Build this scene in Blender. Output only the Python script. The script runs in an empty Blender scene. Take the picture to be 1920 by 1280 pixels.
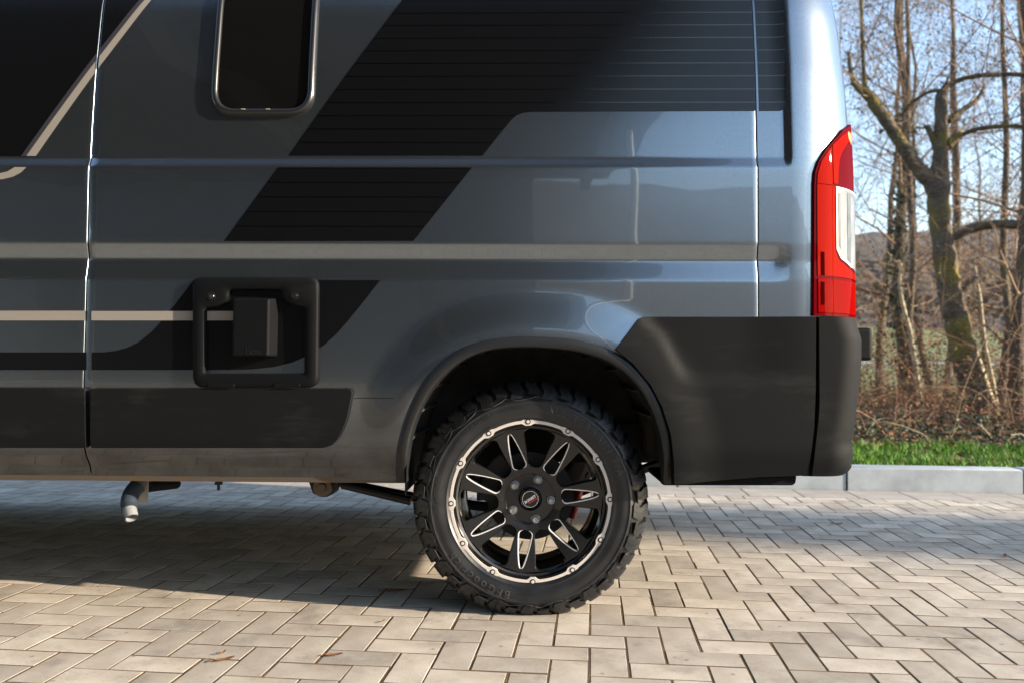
import bpy, bmesh, math, random
import numpy as np
from mathutils import Vector, Matrix
R = math.radians
sc = bpy.context.scene
col = sc.collection
random.seed(7)
rs = np.random.RandomState(11)

# ------------------------------------------------------------------ camera
F = 1480.0                                   # focal length in 1920-px units
CAM = np.array([0.0, 0.0, 0.76])
YAW, PIT, ROL = R(1.1), R(1.9), R(0.3)
fw = np.array([-math.sin(YAW) * math.cos(PIT), math.cos(YAW) * math.cos(PIT), math.sin(PIT)])
rt0 = np.array([math.cos(YAW), math.sin(YAW), 0.0])
up0 = np.cross(rt0, fw)
rt = rt0 * math.cos(ROL) + up0 * math.sin(ROL)
up = up0 * math.cos(ROL) - rt0 * math.sin(ROL)
cd = bpy.data.cameras.new('camera'); cam = bpy.data.objects.new('camera', cd); col.objects.link(cam)
cam.matrix_world = Matrix(((rt[0], up[0], -fw[0], CAM[0]), (rt[1], up[1], -fw[1], CAM[1]),
                           (rt[2], up[2], -fw[2], CAM[2]), (0, 0, 0, 1)))
cd.sensor_width = 36; cd.lens = F / 1920 * 36; cd.clip_start = .05; cd.clip_end = 3000
cd.dof.use_dof = True; cd.dof.focus_distance = 2.42; cd.dof.aperture_fstop = 2.9
sc.camera = cam

# ------------------------------------------------------------------ sky and sun
SUN_EL, SUN_AZ = R(17), R(-15)               # azimuth from +x towards -y
w = bpy.data.worlds.new('World'); sc.world = w; w.use_nodes = True
nt = w.node_tree
sky = nt.nodes.new('ShaderNodeTexSky'); sky.sky_type = 'NISHITA'; sky.sun_disc = False
sky.sun_elevation = SUN_EL; sky.sun_rotation = R(90) - SUN_AZ
sky.air_density = 1.0; sky.dust_density = 0.5; sky.ozone_density = 0.8
nt.links.new(sky.outputs[0], nt.nodes['Background'].inputs[0])
nt.nodes['Background'].inputs[1].default_value = 0.15
sd = bpy.data.lights.new('sun', 'SUN'); sun = bpy.data.objects.new('sun', sd); col.objects.link(sun)
tosun = Vector((math.cos(SUN_AZ) * math.cos(SUN_EL), math.sin(SUN_AZ) * math.cos(SUN_EL), math.sin(SUN_EL)))
sun.rotation_euler = (-tosun).to_track_quat('-Z', 'Y').to_euler()
sd.energy = 4.4; sd.angle = R(0.6); sd.color = (1.0, 0.86, 0.68)
sc.view_settings.view_transform = 'Standard'; sc.view_settings.look = 'None'
sc.view_settings.gamma = 1.0; sc.view_settings.use_curve_mapping = False
sc.view_settings.exposure = 1.6
sc.cycles.use_denoising = True
sc.cycles.max_bounces = 8; sc.cycles.sample_clamp_indirect = 6.0

# ------------------------------------------------------------------ pixel <-> world (layout measured on the photograph)
def ray(px, py):
    return fw + rt * (px - 960) / F - up * (py - 640) / F
def at_y(px, py, y):
    d = ray(px, py); t = y / d[1]; return CAM + t * d
def at_z(px, py, z=0.0):
    d = ray(px, py); t = (z - CAM[2]) / d[2]; return CAM + t * d
def proj(p):
    q = np.asarray(p) - CAM; c = q @ fw
    return 960 + F * (q @ rt) / c, 640 - F * (q @ up) / c
YV = 2.40                                    # plane of the van's flank
def Z(py, px=900): return at_y(px, py, YV)[2]
def X(px, py=500): return at_y(px, py, YV)[0]

# ------------------------------------------------------------------ materials
def mat(name, base, rough=.5, metal=0, spec=.5, coat=0, coatr=.03, var=0, vscale=8, col2=None,
        bump=0, bscale=60, bdist=.002, trans=0, isl=0, rvar=0):
    m = bpy.data.materials.new(name); m.use_nodes = True
    n = m.node_tree.nodes; l = m.node_tree.links; b = n['Principled BSDF']
    b.inputs['Base Color'].default_value = (*base, 1); b.inputs['Roughness'].default_value = rough
    b.inputs['Metallic'].default_value = metal; b.inputs['Specular IOR Level'].default_value = spec
    b.inputs['Coat Weight'].default_value = coat; b.inputs['Coat Roughness'].default_value = coatr
    b.inputs['Transmission Weight'].default_value = trans
    tc = n.new('ShaderNodeTexCoord')
    if var or col2:
        nz = n.new('ShaderNodeTexNoise'); nz.inputs['Scale'].default_value = vscale; nz.inputs['Detail'].default_value = 6
        nz.inputs['Roughness'].default_value = .6
        l.new(tc.outputs['Object'], nz.inputs['Vector'])
        mx = n.new('ShaderNodeMix'); mx.data_type = 'RGBA'
        c2 = col2 or tuple(min(1, c * (1 + var)) for c in base); c1 = base if col2 else tuple(c * (1 - var) for c in base)
        mx.inputs[6].default_value = (*c1, 1); mx.inputs[7].default_value = (*c2, 1)
        rp = n.new('ShaderNodeMapRange'); rp.inputs[1].default_value = .35; rp.inputs[2].default_value = .65
        l.new(nz.outputs['Fac'], rp.inputs[0]); l.new(rp.outputs[0], mx.inputs[0])
        out = mx.outputs[2]
        if isl:
            g = n.new('ShaderNodeNewGeometry'); oi = n.new('ShaderNodeObjectInfo')
            ad = n.new('ShaderNodeMath'); ad.operation = 'ADD'; fr = n.new('ShaderNodeMath'); fr.operation = 'FRACT'
            l.new(g.outputs['Random Per Island'], ad.inputs[0]); l.new(oi.outputs['Random'], ad.inputs[1]); l.new(ad.outputs[0], fr.inputs[0])
            mr = n.new('ShaderNodeMapRange'); mr.inputs[3].default_value = 1 - isl; mr.inputs[4].default_value = 1 + isl
            l.new(fr.outputs[0], mr.inputs[0])
            ml = n.new('ShaderNodeVectorMath'); ml.operation = 'SCALE'
            l.new(out, ml.inputs[0]); l.new(mr.outputs[0], ml.inputs['Scale']); out = ml.outputs[0]
        l.new(out, b.inputs['Base Color'])
        if rvar:
            r2 = n.new('ShaderNodeMapRange'); r2.inputs[3].default_value = rough - rvar; r2.inputs[4].default_value = rough + rvar
            l.new(rp.outputs[0], r2.inputs[0]); l.new(r2.outputs[0], b.inputs['Roughness'])
    if bump:
        bz = n.new('ShaderNodeTexNoise'); bz.inputs['Scale'].default_value = bscale; bz.inputs['Detail'].default_value = 4
        l.new(tc.outputs['Object'], bz.inputs['Vector'])
        bp = n.new('ShaderNodeBump'); bp.inputs['Strength'].default_value = bump; bp.inputs['Distance'].default_value = bdist
        l.new(bz.outputs['Fac'], bp.inputs['Height']); l.new(bp.outputs[0], b.inputs['Normal'])
    return m

def paint_mat():
    m = mat('metallic_grey_paint', (.198, .232, .262), rough=.25, metal=.96, coat=1.0, coatr=.012)
    m.node_tree.nodes['Principled BSDF'].inputs['Coat IOR'].default_value = 1.6
    n = m.node_tree.nodes; l = m.node_tree.links; b = n['Principled BSDF']
    tc = n.new('ShaderNodeTexCoord')
    v = n.new('ShaderNodeTexVoronoi'); v.inputs['Scale'].default_value = 900
    l.new(tc.outputs['Object'], v.inputs['Vector'])
    mr = n.new('ShaderNodeMapRange'); mr.inputs[3].default_value = .8; mr.inputs[4].default_value = 1.25
    sp = n.new('ShaderNodeSeparateColor'); l.new(v.outputs['Color'], sp.inputs[0]); l.new(sp.outputs[0], mr.inputs[0])
    sv = n.new('ShaderNodeVectorMath'); sv.operation = 'SCALE'; sv.inputs[0].default_value = (.198, .232, .262)
    # low flank painted darker, coat dulled to mute ground reflections, broken up by noise
    g = n.new('ShaderNodeNewGeometry'); sz = n.new('ShaderNodeSeparateXYZ'); l.new(g.outputs['Position'], sz.inputs[0])
    dz_ = n.new('ShaderNodeTexNoise'); dz_.inputs['Scale'].default_value = 9; dz_.inputs['Detail'].default_value = 7; l.new(g.outputs['Position'], dz_.inputs['Vector'])
    hm = n.new('ShaderNodeMapRange'); hm.interpolation_type = 'SMOOTHSTEP'; hm.inputs[1].default_value = .74; hm.inputs[2].default_value = .44; l.new(sz.outputs[2], hm.inputs[0])
    nm_ = n.new('ShaderNodeMapRange'); nm_.inputs[1].default_value = .3; nm_.inputs[2].default_value = .7; nm_.inputs[3].default_value = .75; nm_.inputs[4].default_value = 1.0; l.new(dz_.outputs['Fac'], nm_.inputs[0])
    dm = n.new('ShaderNodeMath'); dm.operation = 'MULTIPLY'; l.new(hm.outputs[0], dm.inputs[0]); l.new(nm_.outputs[0], dm.inputs[1])
    cw = n.new('ShaderNodeMapRange'); cw.inputs[3].default_value = 1.0; cw.inputs[4].default_value = .35; l.new(dm.outputs[0], cw.inputs[0]); l.new(cw.outputs[0], b.inputs['Coat Weight'])
    cb = n.new('ShaderNodeMix'); cb.data_type = 'RGBA'; cb.inputs[7].default_value = (.058, .059, .057, 1); l.new(dm.outputs[0], cb.inputs[0])
    l.new(mr.outputs[0], sv.inputs['Scale']); l.new(sv.outputs[0], cb.inputs[6]); l.new(cb.outputs[2], b.inputs['Base Color'])
    # very faint orange peel / panel waviness in the clear coat
    nz = n.new('ShaderNodeTexNoise'); nz.inputs['Scale'].default_value = 2.2; nz.inputs['Detail'].default_value = 1
    l.new(tc.outputs['Object'], nz.inputs['Vector'])
    bp = n.new('ShaderNodeBump'); bp.inputs['Strength'].default_value = .25; bp.inputs['Distance'].default_value = .012
    l.new(nz.outputs['Fac'], bp.inputs['Height']); l.new(bp.outputs[0], b.inputs['Coat Normal']); l.new(bp.outputs[0], b.inputs['Normal'])
    return m

def film_mat(name, z0, pitch, x_fade, slant, lw=.0035):
    """black adhesive film printed with fine horizontal lines; print fades to slate towards the rear"""
    m = mat(name, (.005, .0055, .0065), rough=.26, coat=.0, spec=.3)
    n = m.node_tree.nodes; l = m.node_tree.links; b = n['Principled BSDF']
    tc = n.new('ShaderNodeTexCoord'); sx = n.new('ShaderNodeSeparateXYZ'); l.new(tc.outputs['Object'], sx.inputs[0])
    def M(op, a, bb):
        k = n.new('ShaderNodeMath'); k.operation = op
        for i, q in enumerate((a, bb)):
            if isinstance(q, (int, float)): k.inputs[i].default_value = q
            else: l.new(q, k.inputs[i])
        return k.outputs[0]
    t = M('FRACT', M('DIVIDE', M('SUBTRACT', sx.outputs[2], z0), pitch), 0)
    line = M('LESS_THAN', t, lw / pitch)
    u = M('SUBTRACT', sx.outputs[0], M('MULTIPLY', sx.outputs[2], slant))
    fd = n.new('ShaderNodeMapRange'); fd.interpolation_type = 'SMOOTHSTEP'
    fd.inputs[1].default_value = x_fade - .22; fd.inputs[2].default_value = x_fade + .12
    l.new(u, fd.inputs[0])
    mx = n.new('ShaderNodeMix'); mx.data_type = 'RGBA'
    mx.inputs[6].default_value = (.0028, .003, .0036, 1); mx.inputs[7].default_value = (.010, .015, .022, 1); l.new(fd.outputs[0], mx.inputs[0])
    ml = n.new('ShaderNodeMix'); ml.data_type = 'RGBA'
    ml.inputs[6].default_value = (.0003, .0003, .0004, 1); ml.inputs[7].default_value = (.028, .038, .052, 1); l.new(fd.outputs[0], ml.inputs[0])
    m2 = n.new('ShaderNodeMix'); m2.data_type = 'RGBA'
    l.new(line, m2.inputs[0]); l.new(mx.outputs[2], m2.inputs[6]); l.new(ml.outputs[2], m2.inputs[7])
    l.new(m2.outputs[2], b.inputs['Base Color'])
    return m

def plastic_mat(name, base=(.0050, .0057, .0066), scuff=.38, rough=.68):
    m = mat(name, base, rough=rough, spec=.11, bump=.25, bscale=700, bdist=.0006)
    n = m.node_tree.nodes; l = m.node_tree.links; b = n['Principled BSDF']
    tc = n.new('ShaderNodeTexCoord')
    mp = n.new('ShaderNodeMapping'); mp.inputs['Scale'].default_value = (3, 3, 14); mp.inputs['Rotation'].default_value = (0, .6, 0)
    l.new(tc.outputs['Object'], mp.inputs[0])
    nz = n.new('ShaderNodeTexNoise'); nz.inputs['Scale'].default_value = 3; nz.inputs['Detail'].default_value = 9; nz.inputs['Roughness'].default_value = .72
    l.new(mp.outputs[0], nz.inputs['Vector'])
    n2 = n.new('ShaderNodeTexNoise'); n2.inputs['Scale'].default_value = 5; n2.inputs['Detail'].default_value = 3
    l.new(tc.outputs['Object'], n2.inputs['Vector'])
    mu = n.new('ShaderNodeMath'); mu.operation = 'MULTIPLY'; l.new(nz.outputs['Fac'], mu.inputs[0]); l.new(n2.outputs['Fac'], mu.inputs[1])
    mr = n.new('ShaderNodeMapRange'); mr.inputs[1].default_value = .28; mr.inputs[2].default_value = .42; mr.inputs[4].default_value = scuff
    l.new(mu.outputs[0], mr.inputs[0])
    mx = n.new('ShaderNodeMix'); mx.data_type = 'RGBA'; mx.inputs[6].default_value = (*base, 1); mx.inputs[7].default_value = (.024, .0235, .022, 1)
    l.new(mr.outputs[0], mx.inputs[0]); l.new(mx.outputs[2], b.inputs['Base Color'])
    return m

M = {}
M['paint'] = paint_mat()
M['plastic'] = plastic_mat('black_grained_plastic')
M['trim'] = plastic_mat('wheel_arch_plastic', (.009, .0098, .011), .2, .45)
M['trim'].node_tree.nodes['Principled BSDF'].inputs['Specular IOR Level'].default_value = .4
M['plastic2'] = plastic_mat('black_smooth_plastic', (.0030, .0035, .0042), .2, .6)
M['liner'] = mat('wheel_arch_liner', (.030, .030, .029), rough=.75, var=.4, vscale=14)
M['glass'] = mat('dark_acrylic', (.004, .004, .004), rough=.04, spec=.5)
M['rubber_seal'] = mat('window_rubber', (.012, .012, .012), rough=.28)
M['beige'] = mat('grey_beige_film', (.22, .20, .175), rough=.35)
M['purple'] = mat('dark_slate_film', (.028, .026, .032), rough=.35)
M['tyre'] = mat('tyre_rubber', (.0072, .0080, .0095), rough=.42, var=.4, vscale=9, col2=(.013, .0136, .0148), bump=.3, bscale=160, bdist=.001, rvar=.1)
M['letter'] = mat('tyre_lettering', (.034, .035, .037), rough=.38)
M['rim'] = mat('satin_black_rim', (.007, .007, .0075), rough=.3, coat=.25, coatr=.15)
M['barrel'] = mat('gloss_black_barrel', (.005, .005, .005), rough=.12)
M['ring'] = mat('champagne_ring', (.58, .53, .485), rough=.5, metal=.15)
M['milled'] = mat('milled_aluminium', (.85, .85, .86), rough=.35, metal=.55)
M['bolt'] = mat('zinc_bolt', (.36, .38, .39), rough=.38, metal=.85, var=.2, vscale=60)
M['dark'] = mat('dark_recess', (.004, .004, .004), rough=.6)
M['chrome'] = mat('bright_screw', (.7, .68, .66), rough=.15, metal=1)
M['white'] = mat('white_print', (.8, .79, .76), rough=.4)
M['redprint'] = mat('red_print', (.5, .02, .03), rough=.4)
M['under'] = mat('underbody_wax', (.005, .0048, .0045), rough=.6, var=.5, vscale=12)
M['steel'] = mat('dull_steel', (.10, .095, .088), rough=.5, metal=.6, var=.35, vscale=20, col2=(.13, .085, .05))
M['galv'] = mat('galvanised_bracket', (.34, .32, .28), rough=.5, metal=.4)
M['pvc'] = mat('grey_pvc', (.20, .205, .21), rough=.45, var=.12, vscale=30)
M['pvc2'] = mat('dark_grey_pvc', (.025, .034, .046), rough=.4)
M['red'] = mat('red_lens', (.17, .0012, .001), rough=.6, spec=.0, coat=.06, coatr=.02)
M['orange'] = mat('orange_red_lens', (.23, .0045, .001), rough=.6, spec=.0, coat=.06, coatr=.02)
M['darkred'] = mat('deep_red_lens', (.09, .001, .004), rough=.6, spec=.0, coat=.08, coatr=.02)
M['amber'] = mat('amber_reflector', (.7, .22, .015), rough=.25, coat=.2)
M['clear'] = mat('clear_lens', (.105, .112, .12), rough=.4, spec=.2, coat=.15, coatr=.02, vscale=14, col2=(.20, .21, .22))
M['clear2'] = mat('inner_reflector', (.05, .053, .057), rough=.4, spec=.2, coat=.15, vscale=20, col2=(.10, .104, .11))
M['slot'] = mat('dark_lamp_slot', (.03, .001, .001), rough=.6, spec=0)
M['brick'] = mat('concrete_paver', (.335, .285, .228), rough=.85, vscale=6, col2=(.45, .40, .335), bump=.6, bscale=340, bdist=.0014, isl=.19)
def add_spots(m):
    n = m.node_tree.nodes; l = m.node_tree.links; b = n['Principled BSDF']
    src = b.inputs['Base Color'].links[0].from_socket
    g = n.new('ShaderNodeNewGeometry')
    v = n.new('ShaderNodeTexNoise'); v.inputs['Scale'].default_value = 420; v.inputs['Detail'].default_value = 2
    l.new(g.outputs['Position'], v.inputs['Vector'])
    r1 = n.new('ShaderNodeMapRange'); r1.inputs[1].default_value = .3; r1.inputs[2].default_value = .7; r1.inputs[3].default_value = .78; r1.inputs[4].default_value = 1.2
    l.new(v.outputs['Fac'], r1.inputs[0])
    n2 = n.new('ShaderNodeTexNoise'); n2.inputs['Scale'].default_value = 5.5; n2.inputs['Detail'].default_value = 5; n2.inputs['Roughness'].default_value = .7
    l.new(g.outputs['Position'], n2.inputs['Vector'])
    r2 = n.new('ShaderNodeMapRange'); r2.inputs[1].default_value = .53; r2.inputs[2].default_value = .72; r2.inputs[3].default_value = 1; r2.inputs[4].default_value = .6
    l.new(n2.outputs['Fac'], r2.inputs[0])
    n3 = n.new('ShaderNodeTexVoronoi'); n3.inputs['Scale'].default_value = 13
    l.new(g.outputs['Position'], n3.inputs['Vector'])
    r3 = n.new('ShaderNodeMapRange'); r3.inputs[1].default_value = .05; r3.inputs[2].default_value = .10; r3.inputs[3].default_value = .55; r3.inputs[4].default_value = 1
    l.new(n3.outputs['Distance'], r3.inputs[0])
    a = n.new('ShaderNodeMath'); a.operation = 'MULTIPLY'; l.new(r1.outputs[0], a.inputs[0]); l.new(r2.outputs[0], a.inputs[1])
    a2 = n.new('ShaderNodeMath'); a2.operation = 'MULTIPLY'; l.new(a.outputs[0], a2.inputs[0]); l.new(r3.outputs[0], a2.inputs[1])
    s = n.new('ShaderNodeVectorMath'); s.operation = 'SCALE'; l.new(src, s.inputs[0]); l.new(a2.outputs[0], s.inputs['Scale'])
    l.new(s.outputs[0], b.inputs['Base Color'])
add_spots(M['brick'])
M['slab'] = mat('concrete_slab', (.27, .24, .205), rough=.85, vscale=5, col2=(.35, .32, .285), bump=.5, bscale=300, bdist=.001, isl=.08)
M['joint'] = mat('joint_sand_moss', (.150, .080, .028), rough=.95, vscale=14, col2=(.040, .030, .017), bump=1, bscale=240, bdist=.004)
M['kerb'] = mat('kerb_concrete', (.255, .285, .30), rough=.8, vscale=6, col2=(.36, .395, .41), bump=.4, bscale=200, bdist=.001)
M['leaf'] = mat('dry_leaf', (.22, .10, .04), rough=.7, var=.4, vscale=40)

# ------------------------------------------------------------------ builders
def link(o, parent=None):
    col.objects.link(o)
    if parent is not None: o.parent = parent
    return o
def mesh(name, v, f, m, parent=None, smooth=True, sharp=None):
    me = bpy.data.meshes.new(name)
    me.from_pydata([tuple(map(float, q)) for q in v] if not isinstance(v, list) else v, [], f)
    if m is not None:
        for k in (m if isinstance(m, (list, tuple)) else [m]): me.materials.append(k)
    if smooth:
        me.polygons.foreach_set('use_smooth', [True] * len(me.polygons))
        if sharp: me.set_sharp_from_angle(angle=R(sharp))
    me.update()
    return link(bpy.data.objects.new(name, me), parent)
def bmobj(name, bm, m, parent=None, smooth=True, sharp=35):
    bmesh.ops.recalc_face_normals(bm, faces=bm.faces)
    me = bpy.data.meshes.new(name); bm.to_mesh(me); bm.free()
    if m is not None: me.materials.append(m)
    if smooth:
        me.polygons.foreach_set('use_smooth', [True] * len(me.polygons)); me.set_sharp_from_angle(angle=R(sharp))
    return link(bpy.data.objects.new(name, me), parent)
def empty(name, loc=(0, 0, 0), parent=None):
    o = bpy.data.objects.new(name, None); o.location = loc; o.empty_display_size = .1
    return link(o, parent)
def tag(o, label=None, cat=None, group=None, kind=None):
    for k, v in (('label', label), ('category', cat), ('group', group), ('kind', kind)):
        if v: o[k] = v
    return o
def bevel(o, wd, seg=3, ang=40):
    b = o.modifiers.new('bevel', 'BEVEL'); b.width = wd; b.segments = seg; b.limit_method = 'ANGLE'; b.angle_limit = R(ang)
    return o
class MB:
    def __init__(s): s.v = []; s.f = []
    def add(s, v, f):
        o = len(s.v); s.v += [tuple(map(float, q)) for q in v]; s.f += [tuple(i + o for i in q) for q in f]
    def box(s, a, b):
        x0, y0, z0 = a; x1, y1, z1 = b
        s.add([(x0, y0, z0), (x1, y0, z0), (x1, y1, z0), (x0, y1, z0), (x0, y0, z1), (x1, y0, z1), (x1, y1, z1), (x0, y1, z1)],
              [(0, 3, 2, 1), (4, 5, 6, 7), (0, 1, 5, 4), (1, 2, 6, 5), (2, 3, 7, 6), (3, 0, 4, 7)])
    def tube(s, pts, rad, n=8, cap=True):
        pts = [np.asarray(p, float) for p in pts]
        if not hasattr(rad, '__len__'): rad = [rad] * len(pts)
        o = len(s.v); ref = None
        for i, p in enumerate(pts):
            t = pts[min(i + 1, len(pts) - 1)] - pts[max(i - 1, 0)]; t = t / (np.linalg.norm(t) + 1e-9)
            if ref is None:
                a = np.array([0, 0, 1.0]) if abs(t[2]) < .9 else np.array([1.0, 0, 0]); ref = np.cross(t, a)
            ref = ref - t * (ref @ t); ref /= np.linalg.norm(ref) + 1e-9; bn = np.cross(t, ref)
            for k in range(n):
                an = 2 * math.pi * k / n
                q = p + rad[i] * (math.cos(an) * ref + math.sin(an) * bn); s.v.append((q[0], q[1], q[2]))
        for i in range(len(pts) - 1):
            for k in range(n):
                a = o + i * n + k; b = o + i * n + (k + 1) % n; s.f.append((a, b, b + n, a + n))
        if cap:
            s.f.append(tuple(o + k for k in range(n))[::-1]); s.f.append(tuple(o + (len(pts) - 1) * n + k for k in range(n)))
    def lathe(s, prof, n=96, a0=0, a1=2 * math.pi, closed=True):
        """prof: list of (r, y); axis y"""
        o = len(s.v); k = len(prof); m = n if closed else n + 1
        for i in range(m):
            a = a0 + (a1 - a0) * i / n
            for r, y in prof: s.v.append((r * math.sin(a), y, r * math.cos(a)))
        for i in range(n):
            j = (i + 1) % m
            for q in range(k - 1): s.f.append((o + i * k + q, o + i * k + q + 1, o + j * k + q + 1, o + j * k + q))
    def build(s, name, m, parent=None, smooth=True, sharp=35): return mesh(name, s.v, s.f, m, parent, smooth, sharp)

def catmull(pts, n=8, closed=False):
    P = [np.asarray(p, float) for p in pts]; out = []; N = len(P)
    for i in range(N if closed else N - 1):
        if closed: a, b, c, d = P[i - 1], P[i], P[(i + 1) % N], P[(i + 2) % N]
        else: a, b, c, d = P[max(i - 1, 0)], P[i], P[i + 1], P[min(i + 2, N - 1)]
        for k in range(n):
            t = k / n
            out.append(.5 * ((2 * b) + (c - a) * t + (2 * a - 5 * b + 4 * c - d) * t * t + (3 * b - a - 3 * c + d) * t ** 3))
    if not closed: out.append(P[-1])
    return out
def roundpoly(pts, rad, n=6):
    P = [np.asarray(p, float) for p in pts]; out = []; N = len(P)
    if not hasattr(rad, '__len__'): rad = [rad] * N
    for i in range(N):
        a, b, c = P[i - 1], P[i], P[(i + 1) % N]
        if rad[i] <= 0: out.append(b); continue
        u = a - b; v = c - b; lu, lv = np.linalg.norm(u), np.linalg.norm(v); u /= lu; v /= lv
        d = min(rad[i], lu * .49, lv * .49); p, q = b + u * d, b + v * d
        for k in range(n + 1):
            t = k / n; out.append((1 - t) ** 2 * p + 2 * t * (1 - t) * b + t * t * q)
    return out
def inpoly(x, z, poly):
    x = np.asarray(x); z = np.asarray(z); c = np.zeros(x.shape, bool); P = np.asarray(poly)
    j = len(P) - 1
    for i in range(len(P)):
        xi, zi = P[i]; xj, zj = P[j]
        c ^= ((zi > z) != (zj > z)) & (x < (xj - xi) * (z - zi) / (zj - zi + 1e-12) + xi); j = i
    return c
def polydist(x, z, line):
    x = np.asarray(x, float); z = np.asarray(z, float); d = np.full(x.shape, 1e9); L = np.asarray(line)
    for i in range(len(L) - 1):
        a, b = L[i], L[i + 1]; ab = b - a; t = np.clip(((x - a[0]) * ab[0] + (z - a[1]) * ab[1]) / (ab @ ab + 1e-12), 0, 1)
        d = np.minimum(d, np.hypot(x - a[0] - t * ab[0], z - a[1] - t * ab[1]))
    return d
def ramp(t, e=.10):
    return .5 * (np.sqrt(t * t + e * e) - np.sqrt((t - 1) ** 2 + e * e) + 1)
def sst(t):
    t = np.clip(t, 0, 1); return t * t * (3 - 2 * t)
def text_mesh(body, size, extrude=.001, bold=0, align='LEFT', spacing=1.0):
    c = bpy.data.curves.new('lettering', 'FONT'); c.body = body; c.size = size; c.extrude = extrude; c.offset = bold
    c.align_x = align; c.resolution_u = 3; c.space_character = spacing
    o = bpy.data.objects.new('lettering', c); col.objects.link(o)
    bpy.context.view_layer.update()
    me = bpy.data.meshes.new_from_object(o.evaluated_get(bpy.context.evaluated_depsgraph_get()))
    v = np.array([q.co[:] for q in me.vertices]); f = [tuple(p.vertices) for p in me.polygons]
    bpy.data.objects.remove(o); bpy.data.curves.remove(c); bpy.data.meshes.remove(me)
    return v, f

# ------------------------------------------------------------------ ground, paving, kerb
DEL = R(5.88 - 1.1)
EU = np.array([math.cos(DEL), -math.sin(DEL)]); EV = np.array([math.sin(DEL), math.cos(DEL)])
CU, CV = 2.083, -20.892
def pav(u, v): return (u - CU) * .1 * EU + (v - CV) * .1 * EV
def unpav(p): p = np.asarray(p)[:2]; return p @ EU / .1 + CU, p @ EV / .1 + CV
V_EDGE = round(unpav(at_z(1700, 936))[1])
V_KERB = V_EDGE + 3.0
KROT = -DEL
def gheight(u, v):
    """terrain height; u, v in metres in the kerb frame (v = 0 at the kerb's back)"""
    z = np.where(v < 0, -.06, .115 + .02 * np.sin(u * 1.7) * np.sin(v * 2.1))
    z = z + np.where(v > 7, -.45 * sst((v - 7) / 8), 0)
    z = z + np.where(v > 22, (np.maximum(v - 22, 0) * .062), 0)
    z = z + np.where(v > 120, np.maximum(v - 120, 0) * .13 * sst((v - 120) / 120), 0)
    bk = np.maximum(-v - 70, 0)
    z = z + bk * .27 * sst(bk / 60)
    return z
us = np.unique(np.concatenate([np.linspace(-600, 600, 41), np.linspace(-40, 60, 51)]))
vs = np.unique(np.concatenate([np.linspace(-500, 700, 61), np.linspace(-.05, 12, 30), np.linspace(12, 60, 25), [-.02, 0.02]]))
KO = pav(0, V_KERB + 1.6)
gu, gv = np.meshgrid(us, vs, indexing='ij')
gz = gheight(gu, gv)
far = np.abs(gv) > 90
gz = gz + np.where(far, 5 * np.sin(gu * .021 + 1) * np.sin(gv * .013) + 2.5 * np.sin(gu * .07 + gv * .05), 0) * sst((np.abs(gv) - 90) / 80)
gx = KO[0] + gu * EU[0] + gv * EV[0]; gy = KO[1] + gu * EU[1] + gv * EV[1]
gverts = np.stack([gx, gy, gz], -1).reshape(-1, 3)
nv = len(vs)
gf = [(i * nv + j, (i + 1) * nv + j, (i + 1) * nv + j + 1, i * nv + j + 1) for i in range(len(us) - 1) for j in range(nv - 1)]
def ground_mat():
    m = mat('ground_cover', (.05, .045, .025), rough=.95)
    n = m.node_tree.nodes; l = m.node_tree.links; b = n['Principled BSDF']
    g = n.new('ShaderNodeNewGeometry'); sx = n.new('ShaderNodeSeparateXYZ'); l.new(g.outputs['Position'], sx.inputs[0])
    nz = n.new('ShaderNodeTexNoise'); nz.inputs['Scale'].default_value = 1.3; nz.inputs['Detail'].default_value = 8; l.new(g.outputs['Position'], nz.inputs['Vector'])
    near = n.new('ShaderNodeMix'); near.data_type = 'RGBA'; near.inputs[6].default_value = (.045, .030, .016, 1); near.inputs[7].default_value = (.09, .055, .03, 1)
    l.new(nz.outputs['Fac'], near.inputs[0])
    n2 = n.new('ShaderNodeTexNoise'); n2.inputs['Scale'].default_value = .08; n2.inputs['Detail'].default_value = 8; l.new(g.outputs['Position'], n2.inputs['Vector'])
    mead = n.new('ShaderNodeMix'); mead.data_type = 'RGBA'; mead.inputs[6].default_value = (.10, .13, .035, 1); mead.inputs[7].default_value = (.17, .17, .06, 1)
    l.new(n2.outputs['Fac'], mead.inputs[0])
    n3 = n.new('ShaderNodeTexNoise'); n3.inputs['Scale'].default_value = .25; n3.inputs['Detail'].default_value = 10; n3.inputs['Roughness'].default_value = .8; l.new(g.outputs['Position'], n3.inputs['Vector'])
    wood = n.new('ShaderNodeMix'); wood.data_type = 'RGBA'; wood.inputs[6].default_value = (.05, .042, .034, 1); wood.inputs[7].default_value = (.12, .10, .085, 1)
    l.new(n3.outputs['Fac'], wood.inputs[0])
    r1 = n.new('ShaderNodeMapRange'); r1.inputs[1].default_value = 24; r1.inputs[2].default_value = 27; l.new(sx.outputs[1], r1.inputs[0])
    a = n.new('ShaderNodeMix'); a.data_type = 'RGBA'; l.new(r1.outputs[0], a.inputs[0]); l.new(near.outputs[2], a.inputs[6]); l.new(mead.outputs[2], a.inputs[7])
    ab = n.new('ShaderNodeMath'); ab.operation = 'ABSOLUTE'; l.new(sx.outputs[1], ab.inputs[0])
    r2 = n.new('ShaderNodeMapRange'); r2.inputs[1].default_value = 112; r2.inputs[2].default_value = 125; l.new(ab.outputs[0], r2.inputs[0])
    c = n.new('ShaderNodeMix'); c.data_type = 'RGBA'; l.new(r2.outputs[0], c.inputs[0]); l.new(a.outputs[2], c.inputs[6]); l.new(wood.outputs[2], c.inputs[7])
    l.new(c.outputs[2], b.inputs['Base Color'])
    return m
ground = tag(mesh('ground', gverts, gf, ground_mat()), kind='structure')
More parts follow.
